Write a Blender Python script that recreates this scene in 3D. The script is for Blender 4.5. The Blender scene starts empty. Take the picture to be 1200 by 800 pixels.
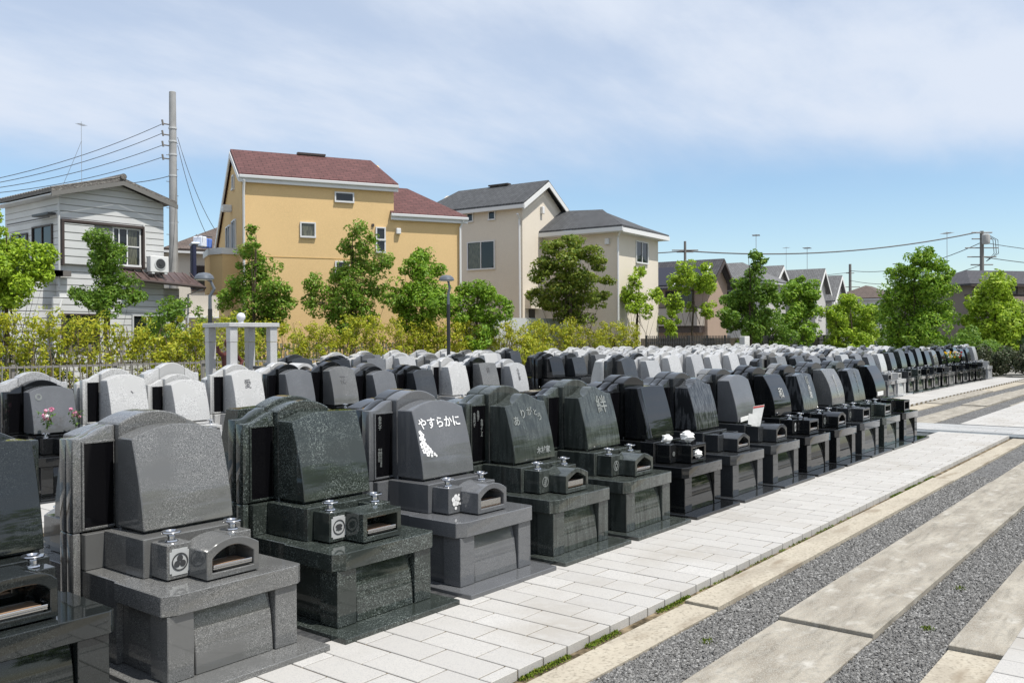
import bpy, bmesh, math, random
from math import sin, cos, pi, radians, exp, sqrt
from mathutils import Vector, Matrix
random.seed(7)
SC = bpy.context.scene
COL = SC.collection

# ------------------------------------------------------------------ camera
AZ = math.atan2(834, 1050.); ROLL = radians(0.3); PITCH = radians(0.269); H = 1.65
F = Vector((cos(AZ)*cos(PITCH), sin(AZ)*cos(PITCH), -sin(PITCH)))
RT = Vector((sin(AZ), -cos(AZ), 0)); UP = RT.cross(F)
R2 = cos(ROLL)*RT - sin(ROLL)*UP; U2 = sin(ROLL)*RT + cos(ROLL)*UP
cam = bpy.data.cameras.new('camera'); camo = bpy.data.objects.new('camera', cam); COL.objects.link(camo)
M = Matrix.Identity(4)
for i, v in enumerate((R2, U2, -F)):
    for j in range(3): M[j][i] = v[j]
M[2][3] = H
camo.matrix_world = M
cam.sensor_width = 36; cam.lens = 31.5; cam.clip_end = 3000; cam.clip_start = .05
SC.camera = camo

# ------------------------------------------------------------------ world + sun
SUN_EL, SUN_AZ = radians(64), radians(-83)          # azimuth from +X towards +Y
w = bpy.data.worlds.new('World'); SC.world = w; w.use_nodes = True
nt = w.node_tree; N = nt.nodes; L = nt.links
for n in list(N): N.remove(n)
out = N.new('ShaderNodeOutputWorld'); bg = N.new('ShaderNodeBackground')
sky = N.new('ShaderNodeTexSky'); sky.sky_type = 'NISHITA'; sky.sun_disc = False
sky.sun_elevation = SUN_EL; sky.sun_rotation = radians(90) - SUN_AZ
sky.air_density = 1.0; sky.dust_density = .5; sky.ozone_density = 1.6; sky.altitude = 20
bg.inputs[1].default_value = .12
tc = N.new('ShaderNodeTexCoord'); sep = N.new('ShaderNodeSeparateXYZ')
L.new(tc.outputs['Generated'], sep.inputs[0])
def wm(op, a, b=None, c=None):
    n = N.new('ShaderNodeMath'); n.operation = op
    for i, v in enumerate((a, b, c)):
        if v is None: continue
        if isinstance(v, (int, float)): n.inputs[i].default_value = v
        else: L.new(v, n.inputs[i])
    return n.outputs[0]
zc = wm('ADD', wm('MAXIMUM', sep.outputs[2], 0.0), .16)
cmb = N.new('ShaderNodeCombineXYZ')
L.new(wm('DIVIDE', sep.outputs[0], zc), cmb.inputs[0]); L.new(wm('DIVIDE', sep.outputs[1], zc), cmb.inputs[1])
mp = N.new('ShaderNodeMapping'); mp.inputs['Rotation'].default_value = (0, 0, radians(-20)); mp.inputs['Scale'].default_value = (.55, 1.0, 1)
L.new(cmb.outputs[0], mp.inputs[0])
n1 = N.new('ShaderNodeTexNoise'); n1.inputs['Scale'].default_value = 1.1; n1.inputs['Detail'].default_value = 7; n1.inputs['Roughness'].default_value = .55; n1.inputs['Distortion'].default_value = .4
L.new(mp.outputs[0], n1.inputs['Vector'])
n2 = N.new('ShaderNodeTexNoise'); n2.inputs['Scale'].default_value = 4.2; n2.inputs['Detail'].default_value = 8; n2.inputs['Roughness'].default_value = .6
L.new(mp.outputs[0], n2.inputs['Vector'])
# veil: pale high cloud above ~11 degrees, edge broken by noise
edge0 = wm('ADD', sep.outputs[2], wm('MULTIPLY', wm('MINIMUM', wm('MAXIMUM', wm('MULTIPLY', sep.outputs[1], -1.0), 0.0), .5), .30))
edge = wm('ADD', edge0, wm('MULTIPLY', wm('SUBTRACT', n1.outputs[0], .5), .10))
mr = N.new('ShaderNodeMapRange'); mr.interpolation_type = 'SMOOTHSTEP'
mr.inputs['From Min'].default_value = .145; mr.inputs['From Max'].default_value = .235
L.new(edge, mr.inputs['Value'])
tex = wm('ADD', wm('MULTIPLY', n1.outputs[0], .75), wm('MULTIPLY', n2.outputs[0], .35))
mr2 = N.new('ShaderNodeMapRange'); mr2.interpolation_type = 'SMOOTHSTEP'
mr2.inputs['From Min'].default_value = .40; mr2.inputs['From Max'].default_value = .68
mr2.inputs['To Min'].default_value = .55; mr2.inputs['To Max'].default_value = 1.0
L.new(tex, mr2.inputs['Value'])
veil = wm('MULTIPLY', mr.outputs[0], mr2.outputs[0])
mix = N.new('ShaderNodeMixRGB'); L.new(veil, mix.inputs[0]); gain = N.new('ShaderNodeMixRGB'); gain.blend_type = 'MULTIPLY'; gain.inputs[0].default_value = 1; gain.inputs[2].default_value = (.97, 1.03, 1.06, 1); L.new(sky.outputs[0], gain.inputs[1]); L.new(gain.outputs[0], mix.inputs[1])
mix.inputs[2].default_value = (5.0, 5.5, 6.35, 1)
L.new(mix.outputs[0], bg.inputs[0]); L.new(bg.outputs[0], out.inputs[0])
sun = bpy.data.lights.new('sun', 'SUN'); sun.energy = 4.5; sun.angle = radians(.5); sun.color = (1, .96, .89)
suno = bpy.data.objects.new('sun', sun); COL.objects.link(suno)
sd = Vector((cos(SUN_EL)*cos(SUN_AZ), cos(SUN_EL)*sin(SUN_AZ), sin(SUN_EL)))
suno.rotation_euler = sd.to_track_quat('Z', 'Y').to_euler(); suno.location = sd*50
SC.view_settings.view_transform = 'Standard'; SC.view_settings.look = 'None'
SC.view_settings.exposure = 0.3; SC.view_settings.gamma = 1; SC.view_settings.use_curve_mapping = False
SC.cycles.max_bounces = 6; SC.cycles.transparent_max_bounces = 4

# ------------------------------------------------------------------ materials
def mat(name, col, rough=.6, spec=.5, metal=0, noise=None, bump=None, island=None, trans=0, coord='Object', coat=0):
    """noise: list of (scale, colour, lo, hi, stretch) layers mixed over the base; bump: (scale, strength, dist)"""
    m = bpy.data.materials.new(name); m.use_nodes = True
    t = m.node_tree; n = t.nodes; l = t.links; b = n['Principled BSDF']
    b.inputs['Roughness'].default_value = rough; b.inputs['Metallic'].default_value = metal
    b.inputs['Specular IOR Level'].default_value = spec
    if coat: b.inputs['Coat Weight'].default_value = coat; b.inputs['Coat Roughness'].default_value = .03
    c = n.new('ShaderNodeRGB'); c.outputs[0].default_value = (*col, 1); cur = c.outputs[0]
    vec = None
    if noise or bump:
        tcn = n.new('ShaderNodeTexCoord'); oi = n.new('ShaderNodeObjectInfo')
        va = n.new('ShaderNodeVectorMath'); va.operation = 'ADD'
        vm = n.new('ShaderNodeVectorMath'); vm.operation = 'SCALE'; vm.inputs['Scale'].default_value = 7.3
        cx = n.new('ShaderNodeCombineXYZ'); l.new(oi.outputs['Random'], cx.inputs[0]); l.new(oi.outputs['Random'], cx.inputs[1])
        l.new(cx.outputs[0], vm.inputs[0]); l.new(tcn.outputs[coord], va.inputs[0]); l.new(vm.outputs[0], va.inputs[1]); vec = va.outputs[0]
    if island:
        g = n.new('ShaderNodeNewGeometry'); cr = n.new('ShaderNodeValToRGB')
        els = cr.color_ramp.elements
        while len(els) < len(island): els.new(.5)
        for i, cc in enumerate(island): els[i].position = i/(len(island)-1); els[i].color = (*cc, 1)
        l.new(g.outputs['Random Per Island'], cr.inputs[0]); cur = cr.outputs[0]
    for layer in (noise or []):
        kind, sc_, col2, lo, hi = layer[:5]; st = layer[5] if len(layer) > 5 else (1, 1, 1)
        mpn = n.new('ShaderNodeMapping'); mpn.inputs['Scale'].default_value = st; l.new(vec, mpn.inputs[0])
        if kind == 'n':
            tx = n.new('ShaderNodeTexNoise'); tx.inputs['Scale'].default_value = sc_; tx.inputs['Detail'].default_value = 5
            o = tx.outputs[0]
        else:
            tx = n.new('ShaderNodeTexVoronoi'); tx.inputs['Scale'].default_value = sc_
            sp = n.new('ShaderNodeSeparateColor'); l.new(tx.outputs['Color'], sp.inputs[0]); o = sp.outputs[0]
        l.new(mpn.outputs[0], tx.inputs['Vector'])
        r = n.new('ShaderNodeMapRange'); r.inputs['From Min'].default_value = lo; r.inputs['From Max'].default_value = hi
        l.new(o, r.inputs['Value'])
        mx = n.new('ShaderNodeMixRGB'); l.new(r.outputs[0], mx.inputs[0]); l.new(cur, mx.inputs[1]); mx.inputs[2].default_value = (*col2, 1)
        cur = mx.outputs[0]
    l.new(cur, b.inputs['Base Color'])
    if bump:
        tx = n.new('ShaderNodeTexNoise') if bump[0] != 'v' else n.new('ShaderNodeTexVoronoi')
        s_, st_, d_ = bump[-3:]
        tx.inputs['Scale'].default_value = s_; l.new(vec, tx.inputs['Vector'])
        bn = n.new('ShaderNodeBump'); bn.inputs['Strength'].default_value = st_; bn.inputs['Distance'].default_value = d_
        l.new(tx.outputs[0], bn.inputs['Height']); l.new(bn.outputs[0], b.inputs['Normal'])
    if trans:
        tr = n.new('ShaderNodeBsdfTranslucent'); l.new(cur, tr.inputs[0]); ms = n.new('ShaderNodeMixShader'); ms.inputs[0].default_value = trans
        o = n['Material Output']; l.new(b.outputs[0], ms.inputs[1]); l.new(tr.outputs[0], ms.inputs[2]); l.new(ms.outputs[0], o.inputs[0])
    return m

def granite(name, base, dark, light, sc=330, rough=.05, extra=None, amt=.55, spec=.6):
    lay = [('v', sc, light, amt, .98), ('v', sc*.8, dark, .45, .95), ('n', sc*.3, base, .4, .75), ('n', 3, tuple(c*.86 for c in base), .45, .62)]
    return mat(name, base, rough, spec, noise=lay + (extra or []), bump=(1.6, .006, .01))
G = {}
G['grey'] = granite('grey_granite', (.128, .129, .127), (.05, .051, .051), (.33, .33, .325))
G['bluegrey'] = granite('blue_grey_granite', (.115, .119, .126), (.065, .068, .073), (.19, .195, .205), sc=420)
G['green'] = granite('green_speckled_granite', (.030, .037, .033), (.011, .014, .013), (.20, .23, .215), sc=190, amt=.52)
G['streak'] = granite('green_streaked_granite', (.050, .058, .053), (.015, .018, .017), (.19, .215, .20), sc=330,
                      extra=[('n', 22, (.028, .033, .030), .46, .62, (1.6, 1, .12))], amt=.6)
G['black'] = granite('black_granite', (.010, .011, .012), (.005, .005, .006), (.03, .032, .034), rough=.035)
G['darkgrey'] = granite('dark_grey_granite', (.032, .035, .038), (.014, .015, .017), (.085, .09, .095), sc=420)
G['striped'] = granite('striped_grey_granite', (.075, .08, .085), (.02, .021, .023), (.16, .17, .175),
                       extra=[('n', 26, (.02, .022, .024), .44, .53, (2.6, 1, .22))])
G['white'] = granite('white_granite', (.47, .47, .465), (.15, .15, .155), (.62, .62, .62), sc=230, rough=.22, spec=.4)
G['pale'] = granite('pale_grey_granite', (.37, .375, .38), (.15, .15, .155), (.50, .50, .51), sc=200, rough=.2, spec=.4)
G['darkgreen'] = granite('polished_dark_green_granite', (.016, .019, .019), (.006, .008, .008), (.05, .058, .055), sc=300, rough=.035, amt=.7)
TABLET = mat('polished_black_tablet', (.004, .004, .005), .12, .25)
STEEL = mat('stainless_steel', (.62, .62, .63), .16, .5, 1)
PAINT = mat('white_engraving_paint', (.74, .74, .74), .6, .2)
DIMPAINT = mat('grey_engraving_paint', (.21, .225, .22), .6, .2)
LIGHTPLATE = mat('frosted_stone_plate', (.40, .41, .41), .6, .3)
SOFTP = mat('soft_grey_engraving_paint', (.42, .43, .42), .6, .2)
DARKMARK = mat('dark_emblem_stone', (.05, .052, .055), .4, .3)
PAPER = mat('white_paper', (.75, .75, .73), .8, .2, bump=(35, .4, .01))
REDP = mat('red_print', (.55, .06, .05), .6)
DARKIN = mat('dark_tray_metal', (.03, .03, .03), .4)

# ------------------------------------------------------------------ mesh helpers
class MB:
    def __init__(s): s.v = []; s.f = []
    def add(s, vs, fs):
        o = len(s.v); s.v += [tuple(p) for p in vs]; s.f += [tuple(i+o for i in f) for f in fs]; return s
    def box(s, x0, x1, y0, y1, z0, z1):
        return s.add([(x0,y0,z0),(x1,y0,z0),(x1,y1,z0),(x0,y1,z0),(x0,y0,z1),(x1,y0,z1),(x1,y1,z1),(x0,y1,z1)],
                     [(0,3,2,1),(4,5,6,7),(0,1,5,4),(1,2,6,5),(2,3,7,6),(3,0,4,7)])
    def prism(s, prof, lo, hi, plane='xz'):
        """closed polygon (counter clockwise as seen) extruded from lo to hi along the missing axis"""
        def P(a, b, c):
            return (a, c, b) if plane == 'xz' else ((c, a, b) if plane == 'yz' else (a, b, c))
        n = len(prof)
        vs = [P(a, b, lo) for a, b in prof] + [P(a, b, hi) for a, b in prof]
        return s.add(vs, [tuple(range(n)), tuple(range(2*n-1, n-1, -1))] + [(i, i+n, (i+1) % n+n, (i+1) % n) for i in range(n)])
    def tube(s, pts, r, n=8, r2=None):
        pts = [Vector(p) for p in pts]; m = len(pts); vs = []; fs = []
        for i, p in enumerate(pts):
            d = (pts[min(i+1, m-1)]-pts[max(i-1, 0)]).normalized()
            a = d.cross(Vector((0, 0, 1)) if abs(d.z) < .9 else Vector((1, 0, 0))).normalized(); b = d.cross(a)
            rr = r if r2 is None else r+(r2-r)*i/(m-1)
            for k in range(n): vs.append(p+a*rr*cos(2*pi*k/n)+b*rr*sin(2*pi*k/n))
        for i in range(m-1):
            for k in range(n): fs.append((i*n+k, i*n+(k+1) % n, (i+1)*n+(k+1) % n, (i+1)*n+k))
        fs.append(tuple(range(n-1, -1, -1))); fs.append(tuple((m-1)*n+k for k in range(n)))
        return s.add(vs, fs)
    def lathe(s, prof, c=(0, 0, 0), n=20):
        vs = []; fs = []; m = len(prof)
        for r, z in prof:
            for k in range(n): vs.append((c[0]+r*cos(2*pi*k/n), c[1]+r*sin(2*pi*k/n), c[2]+z))
        for i in range(m-1):
            for k in range(n): fs.append((i*n+k, i*n+(k+1) % n, (i+1)*n+(k+1) % n, (i+1)*n+k))
        fs.append(tuple(range(n-1, -1, -1))); fs.append(tuple((m-1)*n+k for k in range(n)))
        return s.add(vs, fs)
    def ball(s, c, r, n=12, m=8, sq=1):
        return s.lathe([(max(r*sin(pi*i/m), r*.02), -r*sq*cos(pi*i/m)) for i in range(m+1)], c, n)
    def slab4(s, pts, th):
        """roof plane: top polygon pts, thickened downwards"""
        pts = [Vector(p) for p in pts]; n = len(pts)
        vs = pts + [p-Vector((0, 0, th)) for p in pts]
        return s.add(vs, [tuple(range(n)), tuple(range(2*n-1, n-1, -1))] + [(i, i+n, (i+1) % n+n, (i+1) % n) for i in range(n)])
    def grid(s, xs, ztop, z0, yf, yb, m=1):
        nx = len(xs); vs = []; fs = []
        for side in (0, 1):
            for x in xs:
                zt = ztop(x)
                for j in range(m+1):
                    z = z0+(zt-z0)*j/m; vs.append((x, yf(z) if side == 0 else yb(z), z))
        I = lambda sd, i, j: sd*nx*(m+1)+i*(m+1)+j
        for i in range(nx-1):
            for j in range(m):
                fs.append((I(0,i,j), I(0,i+1,j), I(0,i+1,j+1), I(0,i,j+1)))
                fs.append((I(1,i,j), I(1,i,j+1), I(1,i+1,j+1), I(1,i+1,j)))
            fs.append((I(0,i,m), I(0,i+1,m), I(1,i+1,m), I(1,i,m)))
            fs.append((I(0,i,0), I(1,i,0), I(1,i+1,0), I(0,i+1,0)))
        for j in range(m):
            fs.append((I(0,0,j), I(0,0,j+1), I(1,0,j+1), I(1,0,j)))
            fs.append((I(0,nx-1,j), I(1,nx-1,j), I(1,nx-1,j+1), I(0,nx-1,j+1)))
        return s.add(vs, fs)
    def mesh(s, name, bevel=0, seg=1, smooth=24):
        me = bpy.data.meshes.new(name); me.from_pydata(s.v, [], s.f)
        bm = bmesh.new(); bm.from_mesh(me)
        bmesh.ops.recalc_face_normals(bm, faces=bm.faces)
        if bevel:
            es = [e for e in bm.edges if len(e.link_faces) == 2 and e.calc_face_angle(0) > .5]
            bmesh.ops.bevel(bm, geom=es, offset=bevel, segments=seg, affect='EDGES', profile=.5, clamp_overlap=True)
        bm.to_mesh(me); bm.free()
        if smooth:
            for p in me.polygons: p.use_smooth = True
            me.set_sharp_from_angle(angle=radians(smooth))
        return me
    def build(s, name, m, parent=None, bevel=0, seg=1, smooth=24, loc=None):
        return link(name, s.mesh(name, bevel, seg, smooth), m, parent, loc)

def link(name, me, m=None, parent=None, loc=None):
    o = bpy.data.objects.new(name, me); COL.objects.link(o)
    if m:
        if not me.materials: me.materials.append(m)
        if me.materials[0] is not m: o.material_slots[0].link = 'OBJECT'; o.material_slots[0].material = m
    if parent: o.parent = parent
    if loc: o.location = loc
    return o
def tag(o, label, cat=None, group=None, kind=None):
    if label: o['label'] = label
    if cat: o['category'] = cat
    if group: o['group'] = group
    if kind: o['kind'] = kind
    return o
def empty(name, loc, rz=0, label=None, cat=None, group=None):
    o = bpy.data.objects.new(name, None); COL.objects.link(o); o.location = loc; o.rotation_euler = (0, 0, rz); o.empty_display_size = .2
    return tag(o, label, cat, group)
def struct(o): o['kind'] = 'structure'; return o
KIDS = {}
def copy_tree(o, parent=None):
    c = o.copy(); COL.objects.link(c)
    if parent: c.parent = parent
    for ch in list(o.children): copy_tree(ch, c)
    return c

def text_mesh(body, size, vertical=False, bold=0):
    if vertical: body = '\n'.join(body)
    cu = bpy.data.curves.new('inscription', 'FONT'); cu.body = body; cu.size = size; cu.extrude = .0012
    cu.align_x = 'CENTER'; cu.align_y = 'CENTER'; cu.offset = bold; cu.resolution_u = 2
    if vertical: cu.space_line = .95
    o = bpy.data.objects.new('inscription', cu); COL.objects.link(o)
    dg = bpy.context.evaluated_depsgraph_get(); me = bpy.data.meshes.new_from_object(o.evaluated_get(dg))
    bpy.data.objects.remove(o); bpy.data.curves.remove(cu); me.materials.clear()
    return me

# ------------------------------------------------------------------ ground, paths
ASPH = mat('ground_soil_gravel', (.30, .285, .26), .95, .2, noise=[('n', .35, (.22, .215, .2), .4, .65), ('n', 60, (.16, .155, .15), .45, .7)], bump=(90, .5, .01))
gm = MB().add([(-260,-260,-.095),(420,-260,-.095),(420,420,-.095),(-260,420,-.095)], [(0,1,2,3)])
struct(gm.build('ground', ASPH))
PAV = mat('white_granite_pavers', (.6, .6, .6), .75, .25, island=[(.375,.362,.343), (.435,.422,.40), (.40,.387,.365), (.455,.443,.423)],
          noise=[('v', 210, (.32,.315,.31), .6, 1.0), ('n', 1.1, (.33,.31,.28), .52, .76), ('n', 14, (.39,.38,.36), .5, .75)], bump=(240, .12, .003))
PAVG = mat('grey_granite_pavers', (.4, .4, .4), .75, .25, island=[(.28,.29,.295), (.40,.40,.395), (.34,.35,.35)], noise=[('v', 210, (.22,.22,.22), .6, 1.0)], bump=(240, .12, .003))
JOINT = mat('sandy_joints', (.17, .135, .09), .95, .1, noise=[('n', 30, (.1, .085, .06), .4, .7)])
def paving(name, x0, x1, y0, y1, m, z=0, px=.2135, ly=.40, gap=.0095, depth=.055, bev=.003):
    b = MB(); i = 0; x = x0
    while x < x1-.02:
        xe = min(x+px, x1)
        y = y1+.0 if i % 2 == 0 else y1+ly/2
        while y > y0+.005:
            a = max(y-ly, y0); c = min(y, y1)
            if c-a > .03:
                dz = random.uniform(-.0012, .0012)
                b.box(x+gap/2, xe-gap/2, a+gap/2, c-gap/2, z-depth, z+dz)
            y -= ly
        x = xe; i += 1
    o = struct(b.build(name, m, bevel=bev, smooth=0))
    j = MB().box(x0+.01, x1-.01, y0+.011, y1-.011, z-depth-.03, z-.006).build('joint_sand', JOINT, o)
    return o
paving('paved_path', -1.2, 16.55, 2.745, 3.83, PAV)
paving('paved_path', -3, 17.95, -1.3, .895, PAV)
paving('paved_crossing', 16.95, 18.2, -3, 9.0, PAVG, z=-.012, px=.32, ly=.62)
struct(MB().box(16.56, 16.94, 2.5, 6.2, -.09, -.02).build('drain_channel', mat('drain_grey', (.17, .19, .2), .7, noise=[('n', 20, (.1, .11, .12), .4, .7)])))
paving('paved_path', 18.2, 38.9, 5.85, 6.86, PAV)
paving('paved_path', 18.21, 46, 1.7, 3.85, PAV)
paving('paved_aisle', -2, 14.2, 8.15, 9.3, PAV, px=.3, ly=.45)
paving('paved_aisle', 19, 44, 11.9, 12.1, PAVG, px=.3, ly=.45)

CONC = mat('weathered_concrete', (.34, .31, .26), .9, .2, noise=[('n', 2.2, (.215, .19, .155), .38, .60, (.8, 2.6, 1)), ('n', 9, (.14, .128, .106), .50, .80, (.45, 2.8, 1)),
            ('n', 5.5, (.43, .41, .37), .56, .76, (1, 1.6, 1)), ('n', 45, (.25, .235, .205), .46, .7), ('n', 160, (.4, .38, .33), .5, .72)], bump=(70, .35, .004))
CONC2 = mat('sandy_concrete', (.40, .36, .29), .9, .2, noise=[('n', 1.6, (.32, .285, .23), .4, .66, (.8, 2, 1)), ('n', 14, (.42, .385, .315), .5, .75), ('n', 50, (.22, .195, .155), .5, .74), ('n', 3.1, (.24, .20, .15), .58, .72, (.5, 2.2, 1))], bump=(70, .3, .003))
DIRT = mat('black_dirt', (.035, .032, .026), .95, .1)
def strip(y0, y1, xs, m, zs):
    for i in range(len(xs)-1):
        z = zs[i % len(zs)]
        o = struct(MB().box(xs[i]+.006, xs[i+1]-.004, y0, y1, -.12, z).build('concrete_strip', m[i % len(m)], bevel=.004))
X1 = [-2, 5.16, 11.39, 16.55]
strip(2.47, 2.70, X1, [CONC2, CONC2, CONC2], [-.052, -.034, -.045])
strip(1.55, 2.10, [-2, 5.21, 11.43, 17.0], [CONC, CONC, CONC], [-.055, -.032, -.042])
strip(.90, 1.175, [-2, 5.27, 11.45, 17.0], [CONC2, CONC, CONC], [-.055, -.03, -.042])
strip(5.43, 5.84, [18.2, 23.9, 30.1, 36.4, 40], [CONC2, CONC, CONC2, CONC], [-.05, -.032])
strip(4.42, 4.97, [18.2, 23.7, 29.9, 36.2, 42], [CONC, CONC, CONC], [-.055, -.032])
strip(3.87, 4.02, [24.1, 30.1, 42], [CONC], [-.045])
GRAV = mat('crushed_gravel', (.2, .2, .2), .9, .25, noise=[('v', 95, (.19, .186, .18), .2, .95), ('v', 70, (.04, .039, .038), .4, .85), ('n', 1.2, (.10, .097, .094), .5, .8)], bump=('v', 90, .9, .012))
for a in ((-2, 16.95, 2.09, 2.48), (-2, 16.95, 1.17, 1.56), (18.2, 46, 4.96, 5.44), (18.2, 46, 4.0, 4.43)):
    o = struct(MB().box(a[0], a[1], a[2], a[3], -.11, -.075).build('gravel_bed', GRAV, smooth=0))
STONES = mat('gravel_chips', (.25, .25, .25), .85, .3, island=[(.07,.068,.066), (.145,.142,.138), (.20,.197,.19), (.11,.107,.104), (.33,.325,.315), (.16,.157,.15), (.12,.118,.113)])
def stones(y0, y1, x0, x1, n):
    b = MB(); rnd = random.Random(5)
    for i in range(n):
        t = rnd.random(); x = x0+(x1-x0)*t**1.6; y = rnd.uniform(y0, y1); r = rnd.uniform(.004, .0095)*(1+.5*t)
        z = -.073+rnd.uniform(0, .010)
        vs = []
        for d in ((1,0,0),(0,1,0),(-1,0,0),(0,-1,0),(0,0,1),(0,0,-1)):
            q = r*rnd.uniform(.6, 1.25); vs.append((d[0]*q+rnd.uniform(-.3,.3)*r, d[1]*q+rnd.uniform(-.3,.3)*r, d[2]*q*.75))
        a = rnd.uniform(0, 6.28)
        vs = [(x+p[0]*cos(a)-p[1]*sin(a), y+p[0]*sin(a)+p[1]*cos(a), z+p[2]) for p in vs]
        b.add(vs, [(0,1,4),(1,2,4),(2,3,4),(3,0,4),(1,0,5),(2,1,5),(3,2,5),(0,3,5)])
    me = bpy.data.meshes.new('gravel'); me.from_pydata(b.v, [], b.f)
    return tag(link('gravel', me, STONES), 'loose grey crushed gravel between the concrete strips', 'gravel', kind='stuff')
stones(2.105, 2.465, 3.2, 12, 42000)
stones(1.18, 1.545, 3.6, 13, 42000)
MOSS = mat('moss', (.1, .15, .02), .95, .1, island=[(.05,.10,.01), (.14,.20,.02), (.09,.13,.02), (.2,.2,.04)])
def moss():
    b = MB(); rnd = random.Random(3)
    spans = [(3.2, 4.4, 1.0), (4.75, 5.3, .8), (5.3, 8.5, .12), (9.8, 11.6, .5)]
    for x0, x1, dn in spans:
        for i in range(int((x1-x0)*2400*dn)):
            x = rnd.uniform(x0, x1)
            if sin(x*9)+sin(x*23+1) < -.5: continue
            y = 2.742-abs(rnd.gauss(0, .018)); z = -.05+rnd.uniform(0, .012); r = rnd.uniform(.003, .008)
            a = rnd.uniform(0, 6.28); t = rnd.uniform(.3, 1.2)
            d = (cos(a)*r, sin(a)*r); b.add([(x-d[0], y-d[1], z), (x+d[0], y+d[1], z), (x+d[1]*.6, y-d[0]*.6, z+r*1.6*t)], [(0, 1, 2)])
    for cx, cy in ((6.62, 1.4), (4.62, 2.28), (5.6, 1.36)):
        for i in range(90):
            x = rnd.gauss(cx, .022); y = rnd.gauss(cy, .018); r = rnd.uniform(.004, .01); a = rnd.uniform(0, 6.28); d = (cos(a)*r, sin(a)*r)
            b.add([(x-d[0], y-d[1], -.07), (x+d[0], y+d[1], -.07), (x+rnd.uniform(-.01,.01), y, -.07+rnd.uniform(.01, .022))], [(0, 1, 2)])
    me = bpy.data.meshes.new('moss'); me.from_pydata(b.v, [], b.f)
    tag(link('moss', me, MOSS), 'green moss tufts along the paver edge', 'moss', kind='stuff')
moss()
struct(MB().box(-1.2, 16.5, 2.7005, 2.752, -.09, -.053).build('dirt_gutter', mat('sandy_dirt', (.16, .125, .08), .95, .1, noise=[('n', 18, (.05, .04, .025), .4, .6), ('n', 6, (.3, .24, .16), .5, .7)])))
PLOT = mat('dark_plot_paving', (.05, .052, .055), .25, .4, noise=[('n', 20, (.09, .09, .092), .45, .7)])
struct(MB().box(-1.4, 16.1, 3.832, 5.76, -.09, .006).build('plot_paving', PLOT))
struct(MB().box(-1.2, 14.0, 9.31, 11.3, -.09, .006).build('plot_paving', PLOT))

# ------------------------------------------------------------------ gravestones
def xs_(a, b, n): return [a+(b-a)*i/n for i in range(n+1)]
TOPS = {
 'arch':  lambda x: 1.135+.060*(1-(x/.265)**2),
 'flat':  lambda x: 1.150+.045*min(1, (x+.265)/.17) - .012*max(0, x/.265) if x < .0 else 1.195-.008*x/.265,
 'ogee':  lambda x: 1.118+.082*exp(-((x-.02)/.13)**2)+.006*(x/.265),
 'plain': lambda x: 1.16+.012*(1-(x/.265)**2),
 'low':   lambda x: 1.125+.03*(1-(x/.265)**2),
}
FR = {'slope': lambda z: .49+.112*max(0, (z-.66)/.475)**1.45, 'curve': lambda z: .47+.16*max(0, (z-.665)/.5)**2.2}
CACHE = {}
def cached(key, fn):
    if key not in CACHE: CACHE[key] = fn()
    return CACHE[key]
def house_mesh(kind):
    x0, x1, z0 = -.126, .180, .458; cx = (x0+x1)/2; hw = (x1-x0)/2; b = MB(); n = 12
    yf, yb = .08, .30
    def top(x):
        t = (x-cx)/hw
        return {'arch': .600+.050*(1-t*t), 'square': .628, 'gable': .592+.050*(1-abs(t)**1.3), 'round': .615+.045*(1-t**4)}[kind]
    def itop(x):
        t = (x-cx)/(hw-.032)
        return {'arch': .560+.052*(1-t*t), 'square': .596, 'gable': .555+.050*(1-abs(t)**1.3), 'round': .575+.04*(1-t**4)}[kind]
    ox = xs_(x0, x1, n); ix = xs_(x0+.032, x1-.032, n)
    outer = [(x, z0) for x in ox]+[(x, top(x)) for x in reversed(ox)]
    inner = [(x, z0+.030) for x in ix]+[(x, itop(x)) for x in reversed(ix)]
    N_ = len(outer)
    vs = [(x, yf, z) for x, z in outer]+[(x, yf, z) for x, z in inner]+[(x, yb, z) for x, z in outer]+[(x, yb-.03, z) for x, z in inner]
    fs = []
    for i in range(N_):
        j = (i+1) % N_
        fs += [(i, j, N_+j, N_+i), (2*N_+i, 2*N_+j, j, i), (N_+i, N_+j, 3*N_+j, 3*N_+i)]
    fs += [tuple(range(3*N_, 4*N_)), tuple(range(3*N_-1, 2*N_-1, -1))]
    b.add(vs, fs)
    return b.mesh('incense_house', bevel=.0035)
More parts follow.
